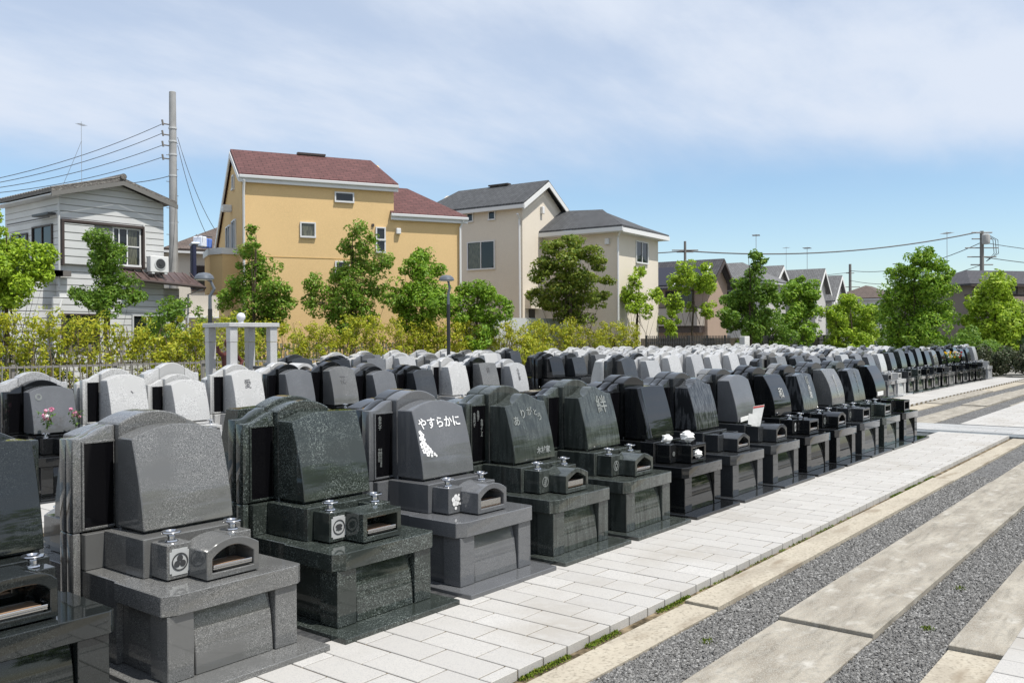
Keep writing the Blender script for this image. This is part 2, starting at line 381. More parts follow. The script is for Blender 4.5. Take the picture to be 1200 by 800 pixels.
def emblem(kind, parent, side=-1):
    cx, z, y = -.1775, .542, .2375
    def ring(b, r0, r1, n=28, yy=.0, cz=0, c=0):
        vs = []; 
        for k in range(n):
            a = 2*pi*k/n; vs += [(c+cx+r0*cos(a), y-yy, z+cz+r0*sin(a)), (c+cx+r1*cos(a), y-yy, z+cz+r1*sin(a))]
        b.add(vs, [(2*k, 2*k+1, 2*((k+1) % n)+1, 2*((k+1) % n)) for k in range(n)])
    def disc(b, r, px, pz, yy=.0, n=14, sx=1, sz=1):
        b.add([(cx+px+r*sx*cos(2*pi*k/n), y-yy, z+pz+r*sz*sin(2*pi*k/n)) for k in range(n)], [tuple(range(n))])
    if kind in ('plate3', 'plate_pine', 'oval'):
        b = MB()
        if kind == 'oval': b.lathe([(.0, 0)], (0, 0, 0)) if 0 else None; disc(b, .036, 0, 0, .001, 24, .8, 1.5)
        else:
            c = .012; h = .055
            b.prism([(cx-h+c, z-h*1.2), (cx+h-c, z-h*1.2), (cx+h-c, z-h*1.2+c), (cx+h, z-h*1.2+c), (cx+h, z+h*1.2-c), (cx+h-c, z+h*1.2-c), (cx+h-c, z+h*1.2), (cx-h+c, z+h*1.2), (cx-h+c, z+h*1.2-c), (cx-h, z+h*1.2-c), (cx-h, z-h*1.2+c), (cx-h+c, z-h*1.2+c)], y, y+.004)
        p = b.build('crest_plate', LIGHTPLATE, parent, smooth=0)
        d = MB(); ring(d, .038 if kind != 'oval' else .02, .045 if kind != 'oval' else .026, yy=.0025)
        if kind == 'plate3':
            for a in (90, 210, 330): disc(d, .0165, .0185*cos(radians(a)), .0185*sin(radians(a)), .0025)
        elif kind == 'plate_pine':
            disc(d, .026, 0, .006, .0025, 16, 1, .5); disc(d, .02, 0, -.012, .0025, 16, 1.2, .35); d.box(cx-.004, cx+.004, y-.003, y-.002, z-.02, z+.01)
        else: disc(d, .011, 0, 0, .0025)
        d.build('crest', DARKMARK, p, smooth=0)
    elif kind == 'sakura':
        b = MB()
        for a in range(5):
            an = radians(90+72*a); disc(b, .019, .023*cos(an), .023*sin(an)+.002, .001, 12)
        for q in range(3): disc(b, .009, .03+.006*q, .035-.03*q, .0012, 8)
        disc(b, .012, .0, -.05, .001, 10); b.build('blossom_carving', PAINT, parent, smooth=0)
    elif kind == 'leaf':
        b = MB(); ring(b, .034, .041, 24, .001)
        for q in range(5): disc(b, .013, -.01+.006*q, -.03+.015*q, .001, 10, 1.5, .45)
        b.build('leaf_carving', DIMPAINT, parent, smooth=0)
    elif kind == 'ring':
        b = MB(); ring(b, .037, .044, 28, .001); ring(b, .014, .024, 20, .001)
        disc(b, .009, 0, .03, .001, 8); disc(b, .009, 0, -.03, .001, 8); b.build('crest_carving', DIMPAINT, parent, smooth=0)
    elif kind == 'small':
        b = MB(); ring(b, .014, .022, 20, .001); disc(b, .008, 0, 0, .001); b.build('crest_carving', DIMPAINT, parent, smooth=0)

def tall_top(x): return 1.205+.058*(1-(x/.20)**2)
def wing_top(x):
    t = (abs(x)-.20)/.23
    return 1.138+.062*(.5+.5*cos(pi*min(1, t*1.25))) + .006*max(0, t-.9)*10*.3
def make_grave(name='gravestone', m='grey', top='arch', front='slope', house='arch', crest=None, tablet=True, detail=2, vases=True, msm=None, base=None):
    """local frame: x along the row, -y towards the path, z up; origin on the plot ground under the table edge"""
    g = G[m]; gb = G[base or m]; ms = G[msm or m]
    t = empty(name, (0, 0, 0))
    def part(nm, key, fn, mt, bev=.004, seg=1, par=None):
        return link(nm, cached((nm, key), lambda: fn().mesh(nm, bev, seg)), mt, par or t)
    if detail == 0:
        part('pedestal', 0, lambda: MB().box(-.38, .38, .03, .90, 0, .36).box(-.40, .40, 0, .9, .3605, .45).box(-.285, .285, .28, .8, .4505, .64), gb)
    else:
        part('plinth', 0, lambda: MB().box(-.462, .462, -.145, .90, -.02, .03), gb)
        part('side_wall', 0, lambda: MB().box(-.352, .352, .175, .468, .0305, .3495).box(-.385, .385, .4685, .897, .0305, .4495), gb)
        for s in (-1, 1):
            part('leg', s, lambda: MB().box(min(.235*s, .375*s), max(.235*s, .375*s), .02, .172, .0305, .3495), gb)
        part('front_panel', 0, lambda: MB().prism([(.028, .0305), (.033, .12), (.048, .24), (.072, .3495), (.13, .3495), (.08, .0305)], -.222, .226, 'yz'), gb)
        part('table_slab', 0, lambda: MB().prism([(-.33, 0), (.365, 0), (.40, .025), (.40, .466), (-.40, .466), (-.40, .035)], .350, .4497, 'xy'), gb)
        part('upper_base', 0, lambda: MB().box(-.285, .285, .39, .779, .4505, .648), gb)
        part('rear_base', 0, lambda: MB().box(-.387, .387, .78, .897, .4505, .64), gb)
        for s in (-1, 1):
            vb = part('vase_block', s, lambda: MB().box(min(.245*s, .11*s), max(.245*s, .11*s), .24, .3885, .4575, .632), gb)
            if vases:
                link('vase', cached(('vase', s), lambda: MB().lathe([(.030, 0), (.033, .004), (.030, .010), (.020, .016), (.019, .030), (.026, .038), (.047, .044), (.050, .050), (.046, .054), (.03, .056), (.022, .048)], (.1775*s, .315, .632), 18).mesh('vase')), STEEL, vb)
            if s == -1 and crest: emblem(crest, vb)
        link('incense_house', cached(('ih', house), lambda: house_mesh(house)), gb, t)
    xm = xs_(-.265, .265, 12)
    def main():
        b = MB(); b.grid([x+.040 for x in xm], lambda x: TOPS[top](max(-.265, min(.265, x-.040))), .664, FR[front], lambda z: .75, 8 if front == 'curve' else 6)
        return b
    st = part('main_stone', (top, front), main, ms, .005, 1)
    part('stone_foot', 0, lambda: MB().box(-.20, .275, .53, .74, .6485, .6637), gb)
    part('back_stone', 0, lambda: MB().grid(xs_(-.20, .20, 14), tall_top, .642, lambda z: .775, lambda z: .896), gb, .007, 1)
    for s in (-1, 1):
        part('side_wing', s, lambda: MB().grid(xs_(min(.2025*s, .43*s), max(.2025*s, .43*s), 10), wing_top, .452, lambda z: .822 if z > .6 else .8985, lambda z: .905), gb, .012, 2) if 0 else \
        part('side_wing', s, lambda: MB().grid(xs_(min(.2025*s, .43*s), max(.2025*s, .43*s), 10), wing_top, .645, lambda z: .82, lambda z: .896).box(min(.388*s, .43*s), max(.388*s, .43*s), .82, .896, .03, .6445), gb, .010, 2)
    if tablet and detail:
        tb = part('name_tablet', 0, lambda: MB().box(-.372, -.214, .812, .8205, .668, 1.108), TABLET, .001)
        part('tablet_frame', 0, lambda: MB().box(-.385, -.373, .809, .821, .655, 1.12).box(-.372, -.208, .809, .821, 1.1085, 1.12).box(-.372, -.208, .809, .821, .655, .6675), gb, .002, par=tb)
    return t

def front_text(t, body, size, x, z, vertical=False, mt=PAINT, front='slope', rot=0, bold=0, nm='inscription'):
    me = text_mesh(body, size, vertical, bold)
    par = next(c for c in t.children if c.name.startswith('main_stone'))
    o = link(nm, me, mt, par)
    fy = FR[front]; sl = (fy(z+.03)-fy(z-.03))/.06
    o.matrix_local = Matrix.Translation((x, fy(z)-.0035, z)) @ Matrix.Rotation(pi/2-math.atan(sl), 4, 'X') @ Matrix.Rotation(rot, 4, 'Z')
    return o
def tablet_text(t, cols):
    par = next(c for c in t.children if c.name.startswith('name_tablet'))
    for x, z, size, body in cols:
        o = link('inscription', text_mesh(body, size, True), DIMPAINT, par)
        o.matrix_local = Matrix.Translation((x, .8105, z)) @ Matrix.Rotation(pi/2, 4, 'X')

short1_ = {-1: 'glossy dark green grave at the left edge', 0: 'grey grave with the three leaf crest', 1: 'flat topped green speckled grave', 2: 'blue grey grave carved with blossoms', 3: 'green grave with hiragana lettering', 4: 'green grave with one large kanji', 6: 'vertically striped grey grave', 7: 'plain grave with notice cards', 8: 'curved black grave with one kanji', 9: 'streaked black grave', 10: 'bowed grey grave', 11: 'green striped grave'}
GRP1 = 'gravestones in the front row along the white path'
R1Y = 3.85; PITCH1 = 1.0275; X0 = 2.645
JR = random.Random(77)
def put(t, x, y, label, cat='gravestone', group=None, rz=0, sx=1, sz=1):
    far_ = y > 6; sz *= JR.uniform(.95, 1.045) if far_ else JR.uniform(.99, 1.012)
    t.location = (x+(JR.uniform(-.02, .02) if far_ else 0), y+(JR.uniform(-.02, .02) if far_ else 0), 0); t.rotation_euler = (0, 0, rz+JR.uniform(-.014, .014)*(1 if far_ else .3)); t.scale = (sx*(JR.uniform(.96, 1.03) if far_ else 1), 1, sz); tag(t, label, cat, group); return t
TRAY = mat('wooden_tray', (.30, .20, .13), .5)
row1 = [
 (-1, dict(m='darkgreen', top='plain', house='round', crest='ring'), 'glossy dark green gravestone cut off by the left edge of the photo'),
 (0, dict(m='grey', top='arch', house='arch', crest='plate3'), 'grey speckled gravestone with arched blank face and a three leaf crest plate'),
 (1, dict(m='green', top='flat', house='square', crest='plate_pine'), 'dark green speckled gravestone with flat top and square incense house'),
 (2, dict(m='bluegrey', top='arch', house='arch', crest='sakura'), 'blue grey gravestone lettered やすらかに with white blossom carving'),
 (3, dict(m='streak', top='ogee', house='gable', crest='leaf'), 'green streaked gravestone lettered ありがとう with a peaked wavy top'),
 (4, dict(m='streak', top='ogee', house='gable', crest='ring'), 'green streaked gravestone with one large carved kanji and wavy top'),
 (5, dict(m='black', top='plain', house='square', crest='small', vases=False), 'mirror black gravestone with white paper bundles on its table'),
 (6, dict(m='darkgrey', msm='striped', top='ogee', house='gable', vases=False), 'grey gravestone with vertical striped pattern and no inscription'),
 (7, dict(m='darkgrey', msm='bluegrey', top='arch', house='arch', vases=False), 'plain blue grey arched gravestone with white notice cards before it'),
 (8, dict(m='black', top='plain', front='curve', house='square', crest='oval'), 'black gravestone with curved face and the kanji 和'),
 (9, dict(m='black', msm='striped', top='low', house='arch', crest='ring'), 'black gravestone with streaked face and vertical white lettering'),
 (10, dict(m='grey', msm='grey', base='darkgrey', top='plain', front='curve', house='square', crest='ring'), 'grey gravestone with bowed face and a vertical row of small characters'),
 (11, dict(m='green', msm='striped', top='low', house='square'), 'green striped gravestone, last but one before the crossing'),
 (12, dict(m='black', top='plain', front='curve', house='square', vases=False), 'black gravestone with a white card, at the end of the row by the crossing'),
]
graves = {}
for k, kw, lab in row1:
    t = make_grave(**kw); put(t, X0+PITCH1*k, R1Y, lab, group=GRP1); graves[k] = t
    if k not in (5, 12):
        e = empty('incense_tray', (X0+PITCH1*k, R1Y, 0), 0, 'incense tray of the '+short1_[k], 'incense tray', 'incense trays in the front row')
        if len(e['label'].split()) > 16: e['label'] = ' '.join(e['label'].split()[:16])
        if k in (2, 3):
            MB().box(-.085, .135, .10, .19, .4895, .53).build('tray_body', TRAY, e, .003)
            MB().box(-.08, .13, .095, .0995, .50, .54).build('glass_front', STEEL, e, .001)
        else:
            MB().box(-.07, .125, .092, .20, .4895, .499).build('tray_foot', DARKIN, e, .002)
            MB().box(-.085, .14, .086, .21, .4995, .509).box(-.085, .14, .084, .092, .5091, .522).box(-.085, .14, .204, .212, .5091, .522).build('tray_body', STEEL, e, .002)
            MB().box(-.07, .125, .095, .2, .5095, .516).build('tray_bed', TRAY, e)
# scroll edge of the mirror black stone
b = MB()
for q in (-.205, -.165): b.tube([(q, FR['slope'](.675)+.004, .675), (q, FR['slope'](1.155)+.004, 1.155)], .02, 10)
b.build('scroll_edge', G['black'], next(c for c in graves[5].children if c.name.startswith('main_stone')))
# lettering
front_text(graves[2], 'やすらかに', .088, .02, 1.035, bold=.0012)
front_text(graves[3], 'あ', .085, -.13, .985, mt=DIMPAINT, bold=.001); front_text(graves[3], 'り', .085, -.03, 1.035, mt=DIMPAINT, bold=.001)
front_text(graves[3], 'が', .075, .06, 1.05, mt=DIMPAINT, bold=.001); front_text(graves[3], 'と', .06, .135, 1.04, mt=DIMPAINT, bold=.001); front_text(graves[3], 'う', .07, .18, 1.0, mt=DIMPAINT, bold=.001)
front_text(graves[3], '木村家', .06, .15, .735, mt=DIMPAINT, bold=.0015)
front_text(graves[4], '絆', .17, .11, 1.03, mt=DIMPAINT, bold=.001)
front_text(graves[8], '和', .15, .06, .93, front='curve', mt=SOFTP)
front_text(graves[9], '愛', .12, .10, 1.05, bold=.001, mt=DIMPAINT); front_text(graves[9], '永遠', .10, .10, .90, vertical=True, bold=.001, mt=SOFTP)
front_text(graves[10], 'ありがとう', .07, .05, .93, vertical=True, front='curve', mt=SOFTP)
front_text(graves[11], '心やすらか', .075, .06, .95, vertical=True, mt=DIMPAINT)
tablet_text(graves[2], [(-.335, 1.045, .034, '金夫子'), (-.345, .82, .020, '平成年月日'), (-.325, .80, .02, '平成年月日享年')])
tablet_text(graves[3], [(-.345, 1.0, .03, '金美代子'), (-.30, 1.03, .03, '金福子'), (-.255, .93, .03, '金福よしえ')])
# blossom spray carved on the blue grey stone
def blossoms():
    b = MB(); rnd = random.Random(4); fy = FR['slope']
    pts = [(-.195, .985, .016), (-.18, .965, .02), (-.20, .945, .018), (-.175, .93, .02), (-.195, .90, .026), (-.165, .885, .028), (-.185, .86, .022), (-.14, .862, .026), (-.155, .835, .02), (-.115, .845, .014), (-.12, .82, .012), (-.09, .828, .012), (-.075, .815, .010)]
    for px, pz, r in pts:
        for a in range(5):
            an = radians(rnd.uniform(0, 20)+72*a); qx = px+r*.6*cos(an); qz = pz+r*.6*sin(an); n = 8
            b.add([(qx+r*.42*cos(2*pi*k/n), fy(qz+r*.42*sin(2*pi*k/n))-.002, qz+r*.42*sin(2*pi*k/n)) for k in range(n)], [tuple(range(n))])
    par = next(c for c in graves[2].children if c.name.startswith('main_stone'))
    me = bpy.data.meshes.new('blossom_carving'); me.from_pydata(b.v, [], b.f); link('blossom_carving', me, PAINT, par)
blossoms()
# crumpled paper bundles and cards in the front row
def crumple(name, c, r, lab, sq=.8):
    rnd = random.Random(int(c[0]*100)); b = MB(); b.ball(c, r, 12, 8, sq)
    b.v = [tuple(Vector(c)+(Vector(p)-Vector(c))*rnd.uniform(.7, 1.25)) for p in b.v]
    return tag(b.build(name, PAPER, smooth=0), lab, 'paper', 'white paper bundles on the mirror black grave')
gx = X0+PITCH1*5
crumple('paper_bundle', (gx-.178, R1Y+.31, .67), .055, 'white crumpled paper bundle on the left vase block of the mirror black gravestone')
crumple('paper_bundle', (gx+.03, R1Y+.2, .685), .065, 'white crumpled paper bundle on the roof of the black incense house')
crumple('paper_bundle', (gx+.03, R1Y+.10, .528), .048, 'white crumpled paper bundle inside the opening of the black incense house')
gx = X0+PITCH1*7
c = empty('notice_card', (gx-.18, R1Y+.30, .632), radians(-48), 'upright white notice card with a red header on the vase block', 'card')
MB().prism([(-.05, 0), (.05, 0), (.10, .24), (-.03, .22)], 0, .004).build('card', PAPER, c, smooth=0)
MB().prism([(-.028, .20), (.092, .218), (.097, .235), (-.03, .217)], -.0025, -.0015).build('red_header', REDP, c, smooth=0)
c = empty('folded_leaflet', (gx-.26, R1Y+.30, .632), radians(-40), 'small white leaflet leaning beside the red headed card', 'card')
MB().prism([(-.06, .03), (.05, 0), (.055, .13), (-.05, .15)], 0, .004).build('leaflet', PAPER, c, smooth=0)
tag(MB().prism([(gx-.20, .667), (gx+.02, .68), (gx+.02, .73), (gx-.20, .72)], R1Y+.472, R1Y+.476).build('paper_strip', PAPER, smooth=0), 'white paper strip across the foot of the plain blue grey stone', 'card')
gx = X0+PITCH1*12
c = empty('name_card', (gx-.20, R1Y+.42, .648), 0, 'white name card on a thin stick before the last black gravestone', 'card')
MB().box(-.14, .16, 0, .004, .05, .115).build('card', PAPER, c, smooth=0); MB().tube([(0, .006, 0), (0, .006, .08)], .004, 6).build('stick', STEEL, c)

# row behind, turned away from the path (back to back)
names1 = {k: l for k, _, l in row1}
short1 = {-1: 'glossy dark green one at the left edge', 0: 'grey one with the three leaf crest', 1: 'flat topped green speckled one', 2: 'one carved with blossoms', 3: 'green one with hiragana lettering', 4: 'green one with one large kanji',
          5: 'mirror black one with paper bundles', 6: 'vertically striped grey one', 7: 'plain one with notice cards', 8: 'curved black one with 和', 9: 'streaked black one', 10: 'bowed grey one', 11: 'green striped one', 12: 'black one by the crossing'}
mats1b = ['darkgrey', 'grey', 'green', 'darkgrey', 'green', 'black', 'black', 'darkgrey', 'grey', 'black', 'grey', 'darkgrey', 'black', 'darkgrey']
tops1b = ['low', 'arch', 'flat', 'arch', 'low', 'plain', 'arch', 'ogee']
TPL = {}
def template(key, **kw):
    """copy a template grave; the first use of each kind builds it"""
    if key not in TPL: TPL[key] = make_grave(**kw); return TPL[key]
    c = copy_tree(TPL[key]); c.scale = (1, 1, 1)
    for a in ('label', 'group', 'category'):
        if a in c: del c[a]
    return c
for i, k in enumerate(range(-1, 13)):
    mm = mats1b[i]; tp = tops1b[i % 8]
    t = template(('b', mm, tp), m=mm, top=tp, detail=1, tablet=False, house='arch')
    put(t, X0+PITCH1*k, R1Y+1.80, 'gravestone turned away, backing the '+short1[k], group='gravestones backing onto the front row', rz=pi)

# second row beyond the aisle
row2 = [(-1, 'pale', 'arch', 'pale grey gravestone cut by the left edge, behind the glossy dark green one'),
 (0, 'bluegrey', 'arch', 'smooth grey gravestone with a round crest and pink flowers before it'),
 (1, 'white', 'arch', 'white speckled gravestone with dots on its face, left of the pale trio'),
 (2, 'white', 'arch', 'white speckled gravestone with blank face, middle of the pale trio'),
 (3, 'white', 'arch', 'white speckled gravestone with a dark kanji, right of the pale trio'),
 (4, 'bluegrey', 'arch', 'grey gravestone with blank arched face right beside the pale trio'),
 (5, 'grey', 'arch', 'grey gravestone with a dark flower carving, behind the flat topped green one'),
 (6, 'bluegrey', 'arch', 'grey blank gravestone just left of the flat topped dark one'),
 (7, 'darkgrey', 'flat', 'dark flat topped gravestone left of a rough white one'),
 (8, 'white', 'ogee', 'rough white gravestone with jagged right edge beside the dark flat one'),
 (9, 'grey', 'plain', 'grey gravestone with a small carved word, second from the row end'),
 (10, 'pale', 'arch', 'pale gravestone with a vertical inscription at the right end of its row')]
GRP2 = 'gravestones in the second row beyond the aisle'
R2Y = 9.5; P2 = .83; X2 = 4.54
dark_of = {'bluegrey': 'black', 'grey': 'black', 'darkgrey': 'black'}
r2 = {}
for k, mm, tp, lab in row2:
    t = make_grave(m=mm, top=tp, house='square', detail=1, base=dark_of.get(mm))
    put(t, X2+P2*k, R2Y, lab, group=GRP2, sx=.86); r2[k] = t
DK = mat('dark_carving_paint', (.10, .10, .105), .6)
front_text(r2[3], '愛', .125, .03, 1.01, mt=DK); front_text(r2[5], '花', .13, .02, 1.0, mt=DK); front_text(r2[9], '絆', .11, .02, 1.04, mt=DK)
front_text(r2[10], '心安寧', .085, .02, .98, vertical=True, mt=DK); front_text(r2[1], '、', .12, .13, 1.02, mt=DK)
front_text(r2[0], '◎', .10, -.13, 1.07, mt=DIMPAINT)
ORD = ['first', 'second', 'third', 'fourth', 'fifth', 'sixth', 'seventh', 'eighth', 'ninth', 'tenth', 'eleventh', 'twelfth', 'thirteenth', 'fourteenth', 'fifteenth', 'sixteenth', 'seventeenth', 'eighteenth', 'nineteenth', 'twentieth', 'twenty-first']
TONE = {'white': 'white', 'pale': 'pale grey', 'grey': 'mid grey', 'bluegrey': 'blue grey', 'black': 'black', 'darkgrey': 'dark grey', 'green': 'dark green'}
mats2b = ['white', 'pale', 'white', 'white', 'white', 'white', 'darkgrey', 'bluegrey', 'black', 'pale', 'white', 'bluegrey']
for i, k in enumerate(range(-1, 11)):
    t = template(('c', mats2b[i]), m=mats2b[i], top='arch', detail=0, tablet=False)
    put(t, X2+P2*k, R2Y+1.8, '%s gravestone turned away, %s from the left behind the second row' % (TONE[mats2b[i]], ORD[i]), group='gravestones backing onto the second row', rz=pi, sx=.86, sz=1.08 if k == 2 else 1)

# rows further back
rnd = random.Random(21)
def far_row(x0, n, y, mats_, what, detail=0, back=None, pitch=1.03, grp=None, full=False):
    for i in range(n):
        mm = mats_(i); tp = ['arch', 'arch', 'plain', 'flat', 'arch', 'low'][rnd.randrange(6)]
        t = template(('f', detail, mm, tp), m=mm, top=tp, detail=detail, tablet=detail > 0, house='square')
        tone = {'white': 'white', 'pale': 'pale grey', 'grey': 'mid grey', 'bluegrey': 'blue grey', 'black': 'black', 'darkgrey': 'dark grey', 'green': 'dark green'}[mm]
        put(t, x0+pitch*i, y, '%s gravestone, %s from the left in the %s' % (tone, ORD[i], what), group='gravestones in the '+what)
        if back:
            mb = back(i); tb = template(('g', mb), m=mb, top='arch', detail=0, tablet=False)
            tone = {'white': 'white', 'pale': 'pale grey', 'grey': 'mid grey', 'bluegrey': 'blue grey', 'black': 'black', 'darkgrey': 'dark grey', 'green': 'dark green'}[mb]
            put(tb, x0+pitch*i, y+1.8, '%s gravestone turned away, %s from left behind the %s' % (tone, ORD[i], what), group='gravestones turned away behind the '+what, rz=pi)
seq = lambda s: (lambda i: {'w': 'white', 'p': 'pale', 'g': 'grey', 'u': 'bluegrey', 'k': 'black', 'd': 'darkgrey', 'n': 'green'}[s[i % len(s)]])
far_row(12.0, 7, 14.6, seq('dkupgdw'), 'sparse third row by the hedge', back=seq('uwwpwpw'))
far_row(15.6, 8, 17.4, seq('kuwpwgpd'), 'last row by the hedge', back=seq('wwpwwwup'))
far_row(16.2, 20, 9.2, seq('dpwpwwpgwuwgpwwguwww'), 'first row of the far block', back=seq('wkwwkwwpwgwwkwpwwwkw'))
far_row(17.9, 21, 12.3, seq('kdgppwwpwwgwwpwwuwww'), 'second row of the far block', back=seq('kdwwpwwwkwwpwwwww'))
far_row(23.0, 19, 15.6, seq('wwpwwwpwwwwp'), 'crowded pale row by the fence', back=seq('wwwpwkwwww'))
far_row(27.2, 17, 18.0, seq('wpwwwwpw'), 'last pale row against the fence')
# the front row continued past the crossing
far = 'guwpgugw' 
names_far = ['grey blank gravestone just past the crossing, half hidden by the front row', 'blue grey gravestone past the crossing behind the black end stone', 'white gravestone at the start of the row past the crossing']
xf = 18.9
t0 = 0
full = 'guugkwu' + 'wngkdkgngkkdnw'
xs_full = [26.13-1.03*j for j in range(7, 0, -1)] + [26.13+.985*j for j in range(13)]
mats_full = ['grey', 'darkgrey', 'bluegrey', 'bluegrey', 'pale', 'bluegrey', 'bluegrey', 'white', 'darkgrey', 'green', 'black', 'darkgrey', 'black', 'grey', 'black', 'darkgrey', 'black', 'black', 'darkgrey', 'pale']
for j, x in enumerate(xs_full):
    mm = mats_full[j]; tp = ['plain', 'arch', 'ogee', 'plain'][j % 4]; fr = 'slope'
    t = template(('h', mm, tp), m=mm, top=tp, front=fr, detail=1, house='square', crest=None)
    tone = {'white': 'white', 'pale': 'pale grey', 'grey': 'mid grey', 'bluegrey': 'blue grey', 'black': 'black', 'darkgrey': 'dark grey', 'green': 'dark green'}[mm]
    if j < 7: lab = '%s gravestone past the crossing, %s from the left, mostly hidden' % (tone, ORD[j])
    elif j == 7: lab = 'white gravestone with pale legs beside the far white path, nearest in its visible row'
    elif j == 19: lab = 'pale grey gravestone at the very end of the far white path by the bushes'
    else: lab = '%s gravestone beside the far white path, %s past the white one' % (tone, ORD[j-8])
    put(t, x, 6.95, lab, group='gravestones along the far white path')
    mb = ['darkgrey', 'grey', 'black', 'pale', 'white'][j % 5 if j > 7 else (j*3) % 5]
    tb = template(('g', mb), m=mb, top='arch', detail=0, tablet=False)
    put(tb, x, 8.75, 'gravestone turned away, %s from the left behind the far path row' % ORD[j], group='gravestones turned away behind the far path row', rz=pi)

# flowers
PETAL = {n: mat(n+'_petals', c, .7, .2, trans=.25) for n, c in (('pink', (.78, .36, .50)), ('yellow', (.8, .55, .03)), ('white', (.8, .8, .78)), ('red', (.4, .03, .03)))}
LEAFF = mat('bouquet_leaves', (.06, .13, .02), .6, .3, island=[(.05,.12,.02), (.12,.2,.04), (.08,.15,.03)], trans=.2)
def bouquet(loc, cols, lab, s=1.0, seed=1, grp=None):
    r = random.Random(seed); e = empty('bouquet', loc, 0, lab, 'flowers', grp)
    lf = MB(); st = MB()
    for i in range(int(70)):
        a = r.uniform(0, 6.28); h = r.uniform(.02, .17)*s; q = (.02+.35*h)*r.uniform(.3, 1.2)
        p = Vector((q*cos(a), q*sin(a), h)); d = Vector((r.uniform(-1,1), r.uniform(-1,1), r.uniform(-.3,1))).normalized(); sd_ = d.cross(Vector((0,0,1))).normalized()
        ln = .022*s; lf.add([p-d*ln, p+sd_*ln*.45, p+d*ln, p-sd_*ln*.45], [(0,1,2,3)])
    for col in cols:
        fl = MB()
        for i in range(6 if len(cols) == 1 else 4):
            a = r.uniform(0, 6.28); h = r.uniform(.10, .20)*s; q = r.uniform(.02, .075)*s; c = Vector((q*cos(a), q*sin(a), h)); R_ = r.uniform(.013, .024)*s
            st.tube([(0, 0, 0), c*.5+Vector((0, 0, .01)), c], .0018, 4)
            for k in range(14):
                u = Vector((r.gauss(0,1), r.gauss(0,1), r.gauss(.4,1))).normalized(); v_ = u.cross(Vector((r.random(), r.random(), r.random()))).normalized(); w_ = u.cross(v_)
                pc = c+u*R_*.6; fl.add([pc-v_*R_*.5-w_*R_*.4, pc+v_*R_*.5-w_*R_*.4, pc+v_*R_*.4+w_*R_*.5+u*R_*.3, pc-v_*R_*.4+w_*R_*.5+u*R_*.3], [(0,1,2,3)])
        me = bpy.data.meshes.new('petals'); me.from_pydata(fl.v, [], fl.f); link('blossom', me, PETAL[col], e)
    me = bpy.data.meshes.new('leaves'); me.from_pydata(lf.v, [], lf.f); link('leaf', me, LEAFF, e); st.build('stem', LEAFF, e)
    return e
bx = X2
bouquet((bx-.153, R2Y+.315, .685), ['pink', 'white', 'pink'], 'bouquet of pink flowers with green leaves in the left vase of the grey crested grave', 1.2, 2)
bouquet((bx+.153, R2Y+.315, .685), ['pink'], 'bouquet of pink flowers in the right vase, mostly hidden by the front row', 1.15, 5)
for jj, cols, lab in ((14, ['yellow', 'white'], 'yellow and white bouquet on a dark grave by the far path'), (15, ['white', 'red'], 'white and red bouquet right of the yellow one')):
    for s in (-1, 1):
        bouquet((xs_full[jj]+s*.1775, 6.95+.315, .685), cols if s < 0 else list(reversed(cols)), lab+(', left of its pair' if s < 0 else ', right of its pair'), 1.9, jj+s, 'bouquets along the far white path')

# ------------------------------------------------------------------ stone pavilion and things under it
PST = granite('pavilion_pale_granite', (.50, .50, .50), (.3, .3, .3), (.62, .62, .62), sc=200, rough=.5, spec=.3)
pv = empty('stone_pavilion', (10.36, 14.95, 0), radians(-6), 'pale granite pavilion of four posts, flat beams and a ball on top', 'pavilion')
hs = .42
for sx_ in (-1, 1):
    for sy_ in (-1, 1):
        MB().box(sx_*hs-.075, sx_*hs+.075, sy_*hs-.075, sy_*hs+.075, 0, 1.58).box(sx_*hs-.078, sx_*hs+.078, sy_*hs-.078, sy_*hs+.078, 1.585, 1.868).build('post', PST, pv, .006)
MB().box(-.53, .53, -.53, -.32, 1.87, 1.95).box(-.53, .53, .32, .53, 1.87, 1.95).box(-.53, -.32, -.318, .318, 1.87, 1.95).box(.32, .53, -.318, .318, 1.87, 1.95).box(-.12, .12, -.318, .318, 1.87, 1.945).build('beam', PST, pv, .008)
MB().ball((0, 0, 2.07), .085, 20, 14).lathe([(.05, 0), (.05, .05)], (0, 0, 1.946)).build('ball', mat('smooth_stone_ball', (.6, .6, .62), .4), pv)
ih = empty('incense_shelter', (10.15, 12.9, 0), radians(-10), 'round arched stone incense shelter with dark opening near the pavilion', 'shelter')
prof = [(-.19, .85)]+[(-.19*cos(pi*k/12), 1.02+.19*sin(pi*k/12)) for k in range(13)]+[(.19, .85)]
inn = [(-.14, .9)]+[(-.14*cos(pi*k/12), 1.02+.14*sin(pi*k/12)) for k in range(13)]+[(.14, .9)]
b = MB(); n_ = len(prof)
b.add([(x, -.2, z) for x, z in prof]+[(x, -.2, z) for x, z in inn]+[(x, .25, z) for x, z in prof]+[(x, .2, z) for x, z in inn],
      [(i, (i+1) % n_, n_+(i+1) % n_, n_+i) for i in range(n_)]+[(i, 2*n_+i, 2*n_+(i+1) % n_, (i+1) % n_) for i in range(n_)]+[(n_+i, n_+(i+1) % n_, 3*n_+(i+1) % n_, 3*n_+i) for i in range(n_)]+[tuple(range(2*n_, 3*n_)), tuple(range(3*n_, 4*n_))])
b.build('hood', PST, ih); MB().box(-.16, .16, -.15, .2, 0, .849).build('pedestal', PST, ih, .006); MB().prism([(-.08, .9), (.08, .9), (0, 1.06)], -.02, .05).build('burner', DARKMARK, ih)
wb = empty('basin_stand', (9.75, 14.3, 0), radians(-6), 'pale stone box with a small knob between the left pavilion posts', 'stone stand')
